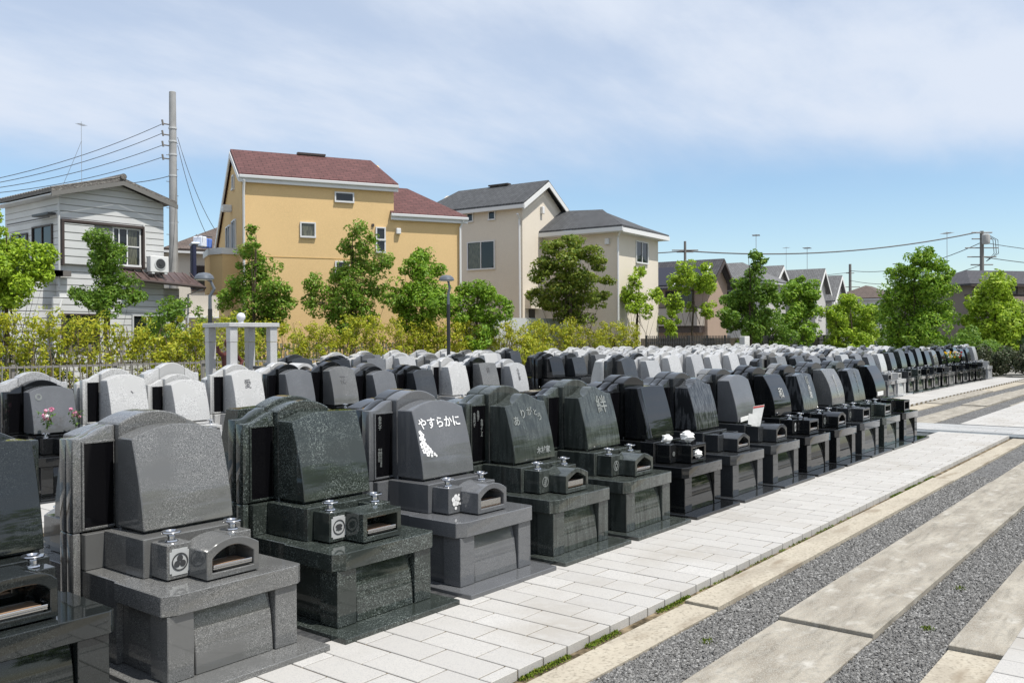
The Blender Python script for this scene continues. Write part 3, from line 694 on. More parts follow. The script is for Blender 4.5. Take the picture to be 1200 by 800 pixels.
MB().box(-.16, .16, -.16, .16, 0, 1.02).build('body', PST, wb, .01); MB().box(-.19, .19, -.19, .19, 1.021, 1.10).build('lid', PST, wb, .01); MB().ball((0, 0, 1.14), .045).build('knob', PST, wb)
wb = empty('basin_stand', (10.75, 14.7, 0), radians(-6), 'grey stone box with a knob between the right pavilion posts', 'stone stand')
MB().box(-.18, .18, -.14, .14, 0, 1.05).build('body', G['grey'], wb, .01); MB().box(-.20, .20, -.16, .16, 1.051, 1.12).build('lid', G['grey'], wb, .01); MB().ball((0, 0, 1.15), .04).build('knob', PST, wb)
rm = mat('dark_red_bronze', (.09, .025, .02), .45, .5)
sg = empty('bronze_statue', (10.3, 15.25, 0), 0, 'dark reddish bronze figure standing under the pavilion', 'statue')
MB().box(-.15, .15, -.15, .15, 0, .6).build('pedestal', PST, sg, .01)
b = MB().lathe([(.14, .6), (.17, .75), (.13, 1.0), (.15, 1.2), (.17, 1.33), (.07, 1.42), (.05, 1.46)]).ball((0, 0, 1.56), .10, 14, 10, 1.15).tube([(-.14, 0, 1.32), (-.27, -.03, 1.40), (-.30, -.05, 1.5)], .05, 8, .03).tube([(.14, 0, 1.32), (.26, -.04, 1.2), (.16, -.13, 1.12)], .05, 8, .035)
b.build('figure', rm, sg)

# ------------------------------------------------------------------ lamps
BLK = mat('black_paint_metal', (.02, .022, .025), .4, .5); GRYM = mat('grey_lamp_metal', (.13, .145, .165), .35, .5, .3); GLS = mat('lamp_glass', (.6, .6, .58), .3)
def lamp(x, y, ht, dx, lab):
    e = empty('garden_lamp', (x, y, 0), radians(-50), lab, 'lamp', 'garden lamps')
    MB().lathe([(.09, 0), (.09, .3), (.055, .34), (.05, ht-.75)], n=14).build('post', BLK, e)
    MB().tube([(0, 0, ht-.75), (.0, 0, ht-.45), (dx*.10, 0, ht-.28), (dx*.02, 0, ht-.1), (-dx*.13, 0, ht-.02)], .042, 10, .03).build('curved_arm', GRYM, e)
    h = MB().lathe([(.22, ht-.06), (.225, ht-.04), (.20, ht+.03), (.13, ht+.085), (.02, ht+.105)], (-dx*.13, 0, 0), 20).build('lamp_shade', GRYM, e)
    MB().lathe([(.18, ht-.075), (.19, ht-.062)], (-dx*.13, 0, 0), 20).build('diffuser', GLS, h)
lamp(12.06, 18.62, 3.1, 1, 'black garden lamp with grey dome shade left, beside the pavilion')
lamp(19.2, 17.6, 3.36, .4, 'black garden lamp with grey dome shade in front of the yellow house')

# ------------------------------------------------------------------ foliage
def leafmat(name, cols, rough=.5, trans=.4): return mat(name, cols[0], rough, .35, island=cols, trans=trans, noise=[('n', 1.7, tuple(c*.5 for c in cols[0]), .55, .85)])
LEAF = {
 'hedge': leafmat('yellow_green_leaves', [(0.506,0.497,0.035), (0.286,0.356,0.025), (0.616,0.562,0.050), (0.374,0.410,0.030), (0.187,0.281,0.020), (0.550,0.508,0.035)], trans=.35),
 'bright': leafmat('bright_green_leaves', [(0.246,0.390,0.022), (0.377,0.520,0.033), (0.174,0.299,0.022), (0.478,0.585,0.055)], trans=.35),
 'mid': leafmat('mid_green_leaves', [(0.109,0.221,0.022), (0.189,0.325,0.033), (0.072,0.156,0.017), (0.261,0.377,0.044)]),
 'dark': leafmat('dark_green_leaves', [(.03,.08,.02), (.055,.12,.03), (.02,.055,.015), (.09,.15,.035)]),
 'fresh': leafmat('fresh_green_leaves', [(0.160,0.312,0.022), (0.261,0.429,0.033), (0.102,0.221,0.017), (0.348,0.481,0.044)], trans=.35),
 'autumn': leafmat('green_leaves_with_reddish_tips', [(.13,.27,.02), (.21,.36,.03), (.10,.21,.02), (.30,.28,.06), (.17,.32,.03), (.27,.41,.045), (.14,.29,.025)]),
 'maple': leafmat('maple_leaves', [(0.145,0.234,0.022), (0.261,0.325,0.039), (0.087,0.156,0.017), (0.319,0.325,0.044)]),
 'scrub': leafmat('dull_scrub_leaves', [(.045,.07,.025), (.09,.10,.05), (.03,.05,.015), (.13,.12,.07)], trans=.15),
}
BARK = mat('bark', (.11, .085, .06), .95, .1, noise=[('n', 25, (.05, .04, .03), .4, .65)], bump=(30, .5, .02))
TWIG = mat('hedge_twigs', (.17, .13, .09), .9, .1)
def leaves(b, c, r, n, size, rd, flat=1.0):
    for i in range(n):
        while True:
            q = Vector((rd.uniform(-1,1), rd.uniform(-1,1), rd.uniform(-1,1)))
            if .1 < q.length < 1: break
        q = q.normalized()*(q.length**.45)
        p = c+Vector((q.x*r, q.y*r, q.z*r*flat))
        nrm = (q+Vector((rd.gauss(0,.7), rd.gauss(0,.7), rd.gauss(.5,.7)))).normalized()
        a = nrm.cross(Vector((rd.gauss(0,1), rd.gauss(0,1), rd.gauss(0,1)))).normalized(); t = nrm.cross(a)
        s = size*rd.uniform(.6, 1.3)
        b.add([p-a*s, p-t*s*.45-nrm*s*.12, p+a*s, p+t*s*.45-nrm*s*.12], [(0,1,2,3)])
def tree(x, y, top, width, base, kind, lab, seed, shape='cone', n=4200, leaf=.075, clumps=30, cat='tree', name='tree', gapy=.0, grp='trees behind the hedge and fence', rfac=1.0):
    rd = random.Random(seed); e = empty(name, (x, y, 0), 0, lab, cat, grp)
    tr = MB(); cr = MB(); hgt = top-base
    lean = Vector((rd.uniform(-.12,.12), rd.uniform(-.12,.12), 0))
    P = [Vector((0,0,0))]+[lean*(k/5)+Vector((rd.uniform(-.04,.04), rd.uniform(-.04,.04), (top-.35)*k/5)) for k in range(1, 6)]
    tr.tube(P, .05+.012*top, 8, .012)
    cl = []
    for i in range(clumps):
        u = ((i+.5)/clumps)**.9
        z = base+hgt*u
        if shape == 'cone': w_ = width/2*1.12*(1-u)**.5*(.7+.3*min(1, u*5+.3))*(.8+.35*sin(u*11+seed)*sin(i*1.7))
        elif shape == 'tier': w_ = width/2*((1.05-.35*abs(u-.25)*2) if u < .5 else (.55*(1-(u-.5)*1.5)))*(.85+.3*sin(i*2.3+seed))
        elif shape == 'round': w_ = width/2*sqrt(max(.02, 1-(2*u-.95)**2*.95))
        elif shape == 'layer': w_ = width/2*(1-.75*u**1.5)*rd.uniform(.75, 1.1)
        else: w_ = width/2*(.5+.5*sin(u*9+seed))*(1-.5*u)
        a = i*2.4+rd.uniform(-.5,.5); rr = w_*rd.uniform(.6, 1.08)
        rad = (hgt*.072+width*.085)*rd.choice((.55, .75, .95, 1.25))*rfac*(1-.25*u)
        rr = max(0, rr-rad*.35)
        c = lean*u+Vector((cos(a)*rr, sin(a)*rr, z-rad*.3)); cl.append((c, rad))
        tr.tube([lean*u*.8+Vector((0,0,max(.3, z-rr*.6-.1))), (lean*u+c)*.5+Vector((0,0,z*.5-.02*top)) if 0 else c*.6+Vector((0,0,(z-rr*.3)*.4)), c], .018, 5, .006)
    # inner fill
    tot = sum(r_**2 for _, r_ in cl)
    for c, rad in cl:
        leaves(cr, c, rad, int(n*rad**2/tot), leaf, rd, .42 if shape == 'layer' else .8)
    if shape in ('round', 'cone'):
        for k in range(5):
            u = (k+.5)/5; leaves(cr, Vector((0, 0, base+hgt*(.12+.75*u))), width*.17*(1-u*.6), int(n*.02), leaf, rd)
    tr.build('trunk', BARK, e)
    me = bpy.data.meshes.new('crown'); me.from_pydata(cr.v, [], cr.f); link('crown', me, LEAF[kind], e)
    return e
# crowns measured as lobes: (sideways offset, height, radius) in metres round each trunk
LOBES = {
 'T1': ((9.87, 24.27), [(-0.16, 4.55, 0.39), (0.16, 4.0, 0.48), (0.49, 3.46, 0.43), (0.71, 3.78, 0.3), (0.05, 3.13, 0.61), (0.88, 3.34, 0.22), (-0.49, 3.79, 0.65), (-0.06, 2.59, 0.33), (-0.39, 2.92, 0.54)]),
 'T2': ((12.81, 24.92), [(-0.06, 4.51, 0.34), (-0.3, 4.14, 0.34), (0.21, 4.02, 0.36), (-0.16, 3.66, 0.34), (0.13, 3.41, 0.39), (0.57, 3.09, 0.39), (-0.36, 2.81, 0.39), (0.13, 2.68, 0.49), (-0.11, 3.17, 0.34)]),
 'T3': ((17.53, 24.63), [(0.02, 5.1, 0.19), (0.1, 4.6, 0.28), (-0.18, 4.19, 0.44), (0.32, 3.91, 0.5), (-0.52, 3.5, 0.5), (0.09, 3.22, 0.66), (0.78, 3.07, 0.5), (-0.8, 2.94, 0.44), (1.06, 2.66, 0.39), (0.09, 2.61, 0.61)]),
 'T4': ((20.39, 23.14), [(0.25, 5.24, 0.35), (0.59, 4.86, 0.4), (0.02, 4.72, 0.35), (0.39, 4.28, 0.46), (0.97, 4.19, 0.46), (-0.28, 4.14, 0.23), (-0.48, 3.56, 0.52), (-1.15, 3.42, 0.4), (0.24, 3.41, 0.69), (0.82, 3.41, 0.4), (-0.92, 2.84, 0.58), (-0.05, 2.75, 0.69), (1.25, 2.97, 0.29)]),
 'T5': ((23.02, 22.36), [(0.08, 4.56, 0.3), (-0.14, 4.19, 0.43), (0.32, 4.01, 0.43), (-0.6, 4.01, 0.18), (0.01, 3.58, 0.55), (-0.75, 3.19, 0.49), (0.16, 3.04, 0.67), (-0.45, 2.74, 0.49), (0.77, 3.03, 0.43)]),
 'T6': ((25.39, 21.79), [(0.39, 3.34, 0.38), (0.01, 3.09, 0.51), (-0.47, 3.25, 0.38), (0.8, 2.77, 0.45), (-0.16, 2.52, 0.51), (-0.79, 2.71, 0.45)]),
 'T7': ((31.40, 21.78), [(0.02, 5.63, 0.51), (-0.64, 5.38, 0.51), (0.82, 5.16, 0.51), (-1.0, 4.73, 0.51), (-0.09, 4.8, 0.73), (1.18, 4.72, 0.44), (-1.19, 4.19, 0.51), (-0.28, 4.0, 0.8), (0.81, 4.0, 0.65), (1.61, 4.06, 0.29), (-1.37, 3.46, 0.44), (-0.46, 3.28, 0.87), (0.81, 3.2, 0.65), (0.26, 2.73, 0.8), (1.46, 3.45, 0.29)]),
 'T8': ((36.14, 21.37), [(0.21, 4.67, 0.28), (-0.11, 4.12, 0.32), (0.8, 3.6, 0.32), (-0.31, 3.41, 0.4), (0.2, 3.01, 0.55), (1.2, 3.4, 0.24), (-0.58, 3.8, 0.2)]),
 'T9': ((41.21, 21.04), [(-0.37, 4.85, 0.52), (0.58, 4.75, 0.52), (-0.72, 4.42, 0.43), (0.01, 4.2, 0.6), (1.01, 4.19, 0.35), (-1.03, 3.34, 0.43), (0.78, 3.03, 0.39), (0.01, 3.12, 0.26)]),
 'T10': ((44.95, 19.57), [(0.11, 5.87, 0.36), (0.38, 5.33, 0.45), (0.02, 4.74, 0.63), (-0.44, 4.43, 0.45), (0.6, 4.29, 0.54), (0.01, 3.84, 0.81), (-0.8, 3.53, 0.63), (0.78, 3.52, 0.63), (-0.22, 2.81, 0.9), (-1.35, 2.81, 0.54), (0.82, 2.62, 0.63), (-1.13, 2.27, 0.45), (0.0, 2.04, 0.63)]),
 'T11': ((53.48, 20.17), [(0.02, 4.83, 0.62), (-0.61, 4.42, 0.62), (0.69, 4.41, 0.62), (-0.97, 3.8, 0.52), (0.06, 3.79, 0.93), (0.94, 3.79, 0.52), (-0.36, 2.96, 0.93), (0.68, 2.96, 0.73), (-0.88, 2.45, 0.62)]),
 'T12': ((56.91, 18.06), [(-0.36, 3.83, 0.43), (-0.79, 3.14, 0.64), (0.27, 3.29, 0.64), (1.07, 2.97, 0.53), (-1.33, 2.45, 0.64), (0.0, 2.23, 0.96), (1.06, 1.91, 0.64), (-1.85, 3.15, 0.43), (-0.8, 1.55, 0.64)]),
 'T13': ((50.88, 12.92), [(0.16, 5.87, 0.46), (0.61, 5.41, 0.55), (-0.44, 5.33, 0.55), (1.07, 4.86, 0.55), (-0.99, 4.87, 0.55), (0.15, 4.5, 1.0), (1.29, 4.04, 0.55), (-0.9, 3.83, 0.73), (0.6, 3.36, 1.0), (-0.54, 2.68, 1.0), (1.28, 2.76, 0.64), (-1.45, 3.05, 0.46), (0.36, 1.77, 1.0), (-1.0, 1.68, 0.64), (-1.68, 3.83, 0.27)]),
 'T14': ((51.45, 9.23), [(0.15, 4.55, 0.35), (-0.29, 4.16, 0.53), (0.45, 4.02, 0.53), (0.01, 3.5, 0.79), (-0.65, 3.06, 0.61), (0.75, 2.97, 0.61), (0.0, 2.4, 0.96), (-0.96, 2.1, 0.53), (1.1, 1.96, 0.61), (-0.0, 1.39, 0.88), (-1.1, 1.31, 0.44)]),
}

def lobed_tree(key, kind, lab, seed, n, leaf, flat=.8, name='tree', airy=1.0):
    (x, y), lobes = LOBES[key]; rd = random.Random(seed)
    e = empty(name, (x, y, 0), 0, lab, 'tree', 'trees behind the hedge and fence'); tr = MB(); cr = MB()
    top = max(z for _, z, _ in lobes); sx = sum(d*r_ for d, _, r_ in lobes)/sum(r_ for _, _, r_ in lobes)
    side = Vector((RT.x, RT.y, 0)); back = Vector((F.x, F.y, 0))
    P = [side*(sx*(k/5)**1.5)+Vector((rd.uniform(-.04,.04), rd.uniform(-.04,.04), (top-.1)*k/5)) for k in range(6)]; P[0] = Vector((0, 0, 0))
    lw = sum(q for _, _, q in lobes)/len(lobes); zl = min(z for _, z, _ in lobes)
    if key in ('T3', 'T4', 'T5', 'T6', 'T11', 'T12', 'T13', 'T14'): lobes = list(lobes)+[(sx-lw, zl-.45, lw*.9), (sx+lw*.9, zl-.4, lw*.9), (sx, zl-.9, lw)]
    tr.tube(P, .035+.012*top, 8, .012); tot = sum(r_**2 for _, _, r_ in lobes)
    for d, z, r_ in lobes:
        r_ *= {'T10': 1.0, 'T11': 1.05, 'T3': 1.1, 'T4': 1.1}.get(key, 1.18)
        w_ = max(.2, sum(q for _, _, q in lobes)/len(lobes)*1.3)
        c = side*d+back*rd.uniform(-w_, w_)+Vector((0, 0, z)); zb = max(.4, z-r_*1.2-abs(d)*.5)
        ax = side*(sx*(zb/top)**1.5)
        tr.tube([ax+Vector((0, 0, zb)), (ax+c)*.5+Vector((0, 0, (zb-z)*.12)), c], .012+.012*r_, 5, .006)
        m_ = max(4, int(11*airy)); nl = n*r_**2/tot
        for q in range(m_):
            while True:
                v_ = Vector((rd.uniform(-1,1), rd.uniform(-1,1), rd.uniform(-1,1)))
                if .2 < v_.length < 1: break
            v_ = v_.normalized()*v_.length**.5; cc = c+Vector((v_.x*r_*.78, v_.y*r_*.78, v_.z*r_*.78*(flat/.8)))
            tr.tube([c, cc], .008, 4, .003)
            leaves(cr, cc, r_*rd.choice((.32, .42, .52, .62)), int(nl/m_*rd.uniform(.9, 1.6)), leaf, rd, flat)
    tr.build('trunk', BARK, e)
    me = bpy.data.meshes.new('crown'); me.from_pydata(cr.v, [], cr.f); link('crown', me, LEAF[kind], e)
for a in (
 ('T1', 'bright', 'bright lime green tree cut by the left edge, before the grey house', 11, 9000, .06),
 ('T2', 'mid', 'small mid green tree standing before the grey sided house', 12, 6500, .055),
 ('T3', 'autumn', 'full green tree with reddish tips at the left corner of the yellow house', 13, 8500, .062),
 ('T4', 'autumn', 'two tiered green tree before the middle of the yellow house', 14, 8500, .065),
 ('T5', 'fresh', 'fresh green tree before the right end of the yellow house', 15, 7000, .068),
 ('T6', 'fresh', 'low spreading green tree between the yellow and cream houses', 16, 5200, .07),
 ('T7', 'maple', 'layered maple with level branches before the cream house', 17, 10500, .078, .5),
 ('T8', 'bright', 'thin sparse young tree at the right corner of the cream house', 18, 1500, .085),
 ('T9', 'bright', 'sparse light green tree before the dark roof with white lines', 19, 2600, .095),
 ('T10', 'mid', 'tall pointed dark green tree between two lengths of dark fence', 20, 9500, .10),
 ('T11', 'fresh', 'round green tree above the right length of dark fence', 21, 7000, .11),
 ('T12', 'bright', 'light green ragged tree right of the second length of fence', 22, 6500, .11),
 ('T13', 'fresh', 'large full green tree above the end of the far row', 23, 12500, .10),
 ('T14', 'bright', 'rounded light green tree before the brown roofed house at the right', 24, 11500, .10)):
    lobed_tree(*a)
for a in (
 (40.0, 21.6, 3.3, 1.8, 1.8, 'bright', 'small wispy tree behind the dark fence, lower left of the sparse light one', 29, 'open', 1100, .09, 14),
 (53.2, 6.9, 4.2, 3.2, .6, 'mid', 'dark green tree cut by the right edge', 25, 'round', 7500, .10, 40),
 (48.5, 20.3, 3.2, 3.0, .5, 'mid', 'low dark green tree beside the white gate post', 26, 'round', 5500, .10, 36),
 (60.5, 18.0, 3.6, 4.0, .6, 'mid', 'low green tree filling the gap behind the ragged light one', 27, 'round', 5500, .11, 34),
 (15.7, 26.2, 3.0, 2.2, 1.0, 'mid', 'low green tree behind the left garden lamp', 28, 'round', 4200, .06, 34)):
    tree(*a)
# hedge of yellow green shrubs
def hedge():
    rd = random.Random(9); e = empty('hedge', (20, 22, 0), 0, 'yellow green clipped hedge in front of the fence and houses', 'hedge')
    cr = MB(); st = MB(); x = 4.0
    hy = lambda x: 23.4-.07*x
    while x < 35.2:
        y = hy(x)+rd.uniform(-.25, .25); top = rd.uniform(1.85, 2.35) + .12*sin(x*1.3)
        dens = 1.05+.55*sin(x*2.1+1)*sin(x*.83)+rd.uniform(-.15, .2)
        ox, oy = x-20, y-22
        for s in range(3):
            st.tube([(ox+rd.uniform(-.1,.1), oy+rd.uniform(-.1,.1), 0), (ox+rd.uniform(-.15,.15), oy+rd.uniform(-.1,.1), top*.5), (ox+rd.uniform(-.25,.25), oy+rd.uniform(-.15,.15), top*.93)], .014, 4, .005)
        nc = int(17*dens)+2
        for c in range(nc):
            z = .3+(top-.3)*rd.random()**.8
            leaves(cr, Vector((ox+rd.uniform(-.33,.33), oy+rd.uniform(-.25,.25), z)), rd.choice((.09, .13, .17, .24)), 44, rd.choice((.034, .042, .052)), rd)
        x += .27
    st.build('stem', TWIG, e, smooth=0)
    me = bpy.data.meshes.new('foliage'); me.from_pydata(cr.v, [], cr.f); link('foliage', me, LEAF['hedge'], e)
hedge()
def shrub(x, y, w_, h_, kind, lab, seed, n=2600, leaf=.07, name='shrub'):
    rd = random.Random(seed); e = empty(name, (x, y, 0), 0, lab, 'shrub', 'shrubs'); cr = MB(); st = MB()
    for i in range(16):
        a = rd.uniform(0, 6.28); q = rd.uniform(0, 1); c = Vector((cos(a)*q*w_/2, sin(a)*q*w_/2, h_*rd.uniform(.25, .85)*(1-.35*q)))
        st.tube([(0, 0, 0), c*.5, c], .012, 4, .005); leaves(cr, c, .14*(w_+h_)*.5*rd.uniform(.8, 1.3), n//16, leaf, rd)
    st.build('stem', TWIG, e, smooth=0); me = bpy.data.meshes.new('foliage'); me.from_pydata(cr.v, [], cr.f); link('foliage', me, LEAF[kind], e)
shrub(40.6, 8.3, 3.0, 1.6, 'scrub', 'dull olive shrub at the end of the far gravestone row', 31, 4200, .07)
shrub(41.6, 6.2, 3.4, 1.45, 'scrub', 'dull olive shrub at the end of the far white path', 32, 4200, .07)
shrub(43.6, 4.2, 3.6, 1.9, 'mid', 'dark green shrub at the right edge past the path end', 33, 4200, .08)
shrub(43.9, 9.2, 3.0, 2.2, 'mid', 'dark green shrub behind the dull olive ones', 34, 4200, .08)
shrub(44.5, 6.6, 3.0, 2.0, 'dark', 'dark green shrub squeezed between path end and rounded tree', 38, 4200, .08)
shrub(27.3, 20.9, 2.0, 1.9, 'hedge', 'bushy yellow green shrub in the gap between grave blocks', 35, 3400, .05)
shrub(10.6, 24.2, 2.2, 2.2, 'dark', 'dark green shrub beside the bright tree at the left', 36, 2600, .05)
shrub(37.5, 20.9, 2.6, 1.3, 'scrub', 'brownish scrub behind the dark fence', 37, 2600, .07)
# greenery on the other side of the paths, seen in the polished faces
def belt():
    rd = random.Random(44); cr = MB()
    for i in range(260):
        x = rd.uniform(-14, 60); z = rd.uniform(.6, 6.5)*(1 if rd.random() < .7 else .6); leaves(cr, Vector((x, -16+rd.uniform(-1.5,1.5), z)), rd.uniform(.6, 1.1), 60, .28, rd)
    me = bpy.data.meshes.new('tree_belt'); me.from_pydata(cr.v, [], cr.f)
    tag(link('tree_belt', me, LEAF['mid']), 'belt of green trees across the cemetery, reflected in the stones', 'trees', kind='stuff')
belt()

# ------------------------------------------------------------------ fences
FG = mat('grey_fence_metal', (.20, .19, .175), .5, .4); FD = mat('dark_fence_metal', (.045, .045, .045), .5, .4); WHT = mat('white_painted_block', (.62, .62, .6), .7)
def fence(p0, p1, h, m, lab, step=.13, bw=.035, base=.25, rails=(.35, .9), name='picket_fence'):
    p0 = Vector((*p0, 0)); p1 = Vector((*p1, 0)); d = p1-p0; Ln = d.length; a = math.atan2(d.y, d.x)
    e = empty(name, p0, a, lab, 'fence'); b = MB(); i = 0; x = .05
    while x < Ln: b.box(x, x+bw, -.012, .012, base, h); x += step
    b.build('pickets', m, e, smooth=0); r_ = MB()
    for q in rails: r_.box(0, Ln, .0125, .05, q*h, q*h+.05)
    r_.build('rail', m, e, smooth=0); ps = MB(); x = 0
    while x <= Ln+.01:
        MB().box(x-.04, x+.04, .051, .13, 0, h+.02).build('post', m, e, smooth=0); x += 2.0 if Ln < 30 else 2.4
fence((2, 24.0), (34.6, 21.75), 1.5, FG, 'light grey picket fence showing through the yellow hedge', .15, .06, .95, (.66, .86))
fence((2, 22.7), (34.6, 20.4), 1.05, FG, 'thin grey metal railing in front of the hedge', .16, .022, .1, (.12, .93), 'railing')
fence((34.9, 20.0), (43.3, 20.0), 1.68, FD, 'dark metal picket fence left of the white gate post', .17, .05, .3, (.25, .8))
fence((47.5, 20.0), (59, 20.0), 1.68, FD, 'dark metal picket fence right of the tall pointed tree', .17, .08, .2, (.25, .8))
tag(MB().box(43.35, 43.95, 19.2, 19.5, 0, 1.64).build('gate_post', WHT, bevel=.02), 'white block gate post at the end of the dark fence', 'post')
tag(MB().box(59.3, 59.9, 19.8, 20.2, 0, 1.6).build('gate_post', WHT, bevel=.02), 'white block gate post past the second dark fence', 'post')
tag(MB().box(35, 62, 22.0, 22.2, 0, 1.55).build('boundary_wall', mat('brown_hedge_wall', (.09, .07, .05), .9, noise=[('n', 6, (.05, .045, .03), .4, .6)])), 'dark brown boundary wall behind the dark fence', 'wall')

# ------------------------------------------------------------------ houses
def siding(name, col, step=.21, ax=2):
    m = mat(name, col, .6, .3, noise=[('n', 1.5, tuple(c*.92 for c in col), .4, .7)])
    t = m.node_tree; n = t.nodes; l = t.links; b = n['Principled BSDF']
    tcn = n.new('ShaderNodeTexCoord'); sp = n.new('ShaderNodeSeparateXYZ'); l.new(tcn.outputs['Object'], sp.inputs[0])
    mo = n.new('ShaderNodeMath'); mo.operation = 'MODULO'; l.new(sp.outputs[ax], mo.inputs[0]); mo.inputs[1].default_value = step
    gt = n.new('ShaderNodeMapRange'); l.new(mo.outputs[0], gt.inputs['Value']); gt.inputs['From Min'].default_value = 0; gt.inputs['From Max'].default_value = step*.12
    bn = n.new('ShaderNodeBump'); bn.inputs['Strength'].default_value = 1; bn.inputs['Distance'].default_value = .03; l.new(gt.outputs[0], bn.inputs['Height']); l.new(bn.outputs[0], b.inputs['Normal'])
    old = b.inputs['Base Color'].links[0].from_socket; mx = n.new('ShaderNodeMixRGB'); l.new(gt.outputs[0], mx.inputs[0]); mx.inputs[1].default_value = tuple(c*.5 for c in col)+(1,); l.new(old, mx.inputs[2]); l.new(mx.outputs[0], b.inputs['Base Color'])
    return m
def shingle(name, col, sx_=4, sz_=6):
    m = mat(name, col, .75, .3); t = m.node_tree; n = t.nodes; l = t.links; b = n['Principled BSDF']
    tcn = n.new('ShaderNodeTexCoord'); br = n.new('ShaderNodeTexBrick'); l.new(tcn.outputs['Object'], br.inputs[0])
    br.inputs['Color1'].default_value = (*col, 1); br.inputs['Color2'].default_value = (*[c*1.25 for c in col], 1); br.inputs['Mortar'].default_value = (*[c*.45 for c in col], 1)
    br.inputs['Scale'].default_value = 1; br.inputs['Mortar Size'].default_value = .012; br.inputs['Brick Width'].default_value = .35; br.inputs['Row Height'].default_value = .17
    ns = n.new('ShaderNodeTexNoise'); ns.inputs['Scale'].default_value = 3; mx = n.new('ShaderNodeMixRGB'); mx.blend_type = 'MULTIPLY'; mx.inputs[0].default_value = .5
    l.new(tcn.outputs['Object'], ns.inputs[0]); l.new(br.outputs[0], mx.inputs[1]); l.new(ns.outputs[0], mx.inputs[2]); l.new(mx.outputs[0], b.inputs['Base Color'])
    return m
def stucco(name, col): return mat(name, col, .9, .15, noise=[('n', .6, tuple(c*.9 for c in col), .35, .7), ('n', 3, tuple(c*.95 for c in col), .45, .75, (1.2, 1.2, .3)), ('n', 40, tuple(min(1, c*1.06) for c in col), .4, .7)], bump=(120, .25, .01))
GREY_S = siding('grey_horizontal_siding', (.57, .575, .57)); YEL = stucco('ochre_yellow_stucco', (.66, .465, .235)); CREAM = stucco('cream_stucco', (.66, .595, .50))
R_RED = shingle('reddish_brown_shingles', (.13, .058, .055)); R_GRY = shingle('charcoal_shingles', (.085, .088, .093)); R_BRN = shingle('brown_shingles', (.13, .10, .085)); R_DRK = shingle('dark_slate_roof', (.07, .068, .075))
FAS = mat('white_fascia', (.66, .66, .65), .5, .3); GUT = mat('light_grey_gutter', (.5, .51, .51), .45, .4); GLASS = mat('dark_window_glass', (.012, .015, .017), .05, .6); CURT = mat('curtain_behind_glass', (.13, .13, .09), .12, .6, noise=[('n', 14, (.05, .05, .04), .4, .6, (3, 3, .3))])
SILV = mat('aluminium_frame', (.6, .6, .6), .4, .5); BRN = mat('dark_brown_frame', (.05, .035, .03), .5)
class House:
    def __init__(s, name, loc, az, lab, cat='house'): s.e = empty(name, loc, radians(az), lab, cat)
    def bx(s, face, at, a0, a1, z0, z1, d0, d1, b=None):
        """box on a facade: 'f' = front (outward -y) at y=at, 'l' = left side (outward -x) at x=at"""
        b = b or MB()
        if face == 'f': return b.box(a0, a1, at-d1, at-d0, z0, z1)
        return b.box(at-d1, at-d0, a0, a1, z0, z1)
    def window(s, face, at, a0, a1, z0, z1, mull=(.5,), fm=SILV, pane=GLASS, fw=.05, rail=None, curtain=None):
        b = MB(); s.bx(face, at, a0-fw, a1+fw, z1, z1+fw, .002, .06, b); s.bx(face, at, a0-fw, a1+fw, z0-fw*1.3, z0, .002, .085, b)
        s.bx(face, at, a0-fw, a0, z0, z1, .002, .06, b); s.bx(face, at, a1, a1+fw, z0, z1, .002, .06, b)
        for q in mull: c = a0+(a1-a0)*q; s.bx(face, at, c-fw*.4, c+fw*.4, z0, z1, .022, .05, b)
        if rail: c = z0+(z1-z0)*rail; s.bx(face, at, a0, a1, c-.02, c+.02, .0225, .045, b)
        f = b.build('window', fm, s.e, smooth=0)
        s.bx(face, at, a0, a1, z0, z1, .004, .018).build('pane', pane, f, smooth=0)
        if curtain: s.bx(face, at, *curtain, z0+.02, z1-.02, .0185, .0205).build('curtain', CURT, f, smooth=0)
    def wall(s, b, m): return b.build('wall', m, s.e, smooth=0)
    def part(s, name, b, m, par=None, bev=0): return b.build(name, m, par or s.e, bev, smooth=24)

# yellow house
h = House('yellow_house', (19.09, 27.46, 0), -26.4, 'tall ochre yellow stucco house with reddish roof and left balcony')
h.wall(MB().prism([(0, 0), (0, 7.46), (2.05, 8.62), (6.5, 5.6), (6.5, 0)], 0, 5.65, 'yz'), YEL)
h.wall(MB().box(5.651, 8.42, .002, 5.5, 0, 6.28), YEL)
rf = h.part('roof', MB().slab4([(-.10, -.14, 7.54), (5.80, -.14, 7.54), (5.35, 2.05, 8.80), (-.10, 2.05, 8.80)], .10).slab4([(-.10, 2.051, 8.80), (5.35, 2.051, 8.80), (5.80, 6.9, 5.55), (-.10, 6.9, 5.55)], .10).slab4([(5.801, -.14, 7.54), (5.82, 4.9, 7.0), (5.352, 2.051, 8.80)], .08), R_RED)
h.part('ridge_vent', MB().box(2.4, 3.5, 1.95, 2.15, 8.81, 8.88), BRN, rf)
h.part('roof', MB().slab4([(5.50, -.14, 6.45), (8.65, -.14, 6.45), (7.0, 2.4, 7.83), (5.66, 2.4, 7.83)], .08).slab4([(8.651, -.14, 6.45), (8.651, 5.8, 6.40), (7.001, 2.401, 7.83)], .08).slab4([(5.66, 2.401, 7.83), (7.0, 2.401, 7.83), (8.65, 5.8, 6.4), (5.66, 5.8, 6.4)], .08), R_RED)
h.part('fascia', MB().box(-.10, 5.78, -.16, -.10, 7.23, 7.435).box(5.50, 8.65, -.16, -.10, 6.16, 6.355).box(-.1, 5.65, -.099, -.003, 7.24, 7.28).box(5.66, 8.6, -.099, -.003, 6.16, 6.2), FAS)
h.part('gutter', MB().box(-.12, 5.80, -.24, -.161, 7.36, 7.48).box(5.48, 8.67, -.24, -.161, 6.28, 6.40), GUT, bev=.02)
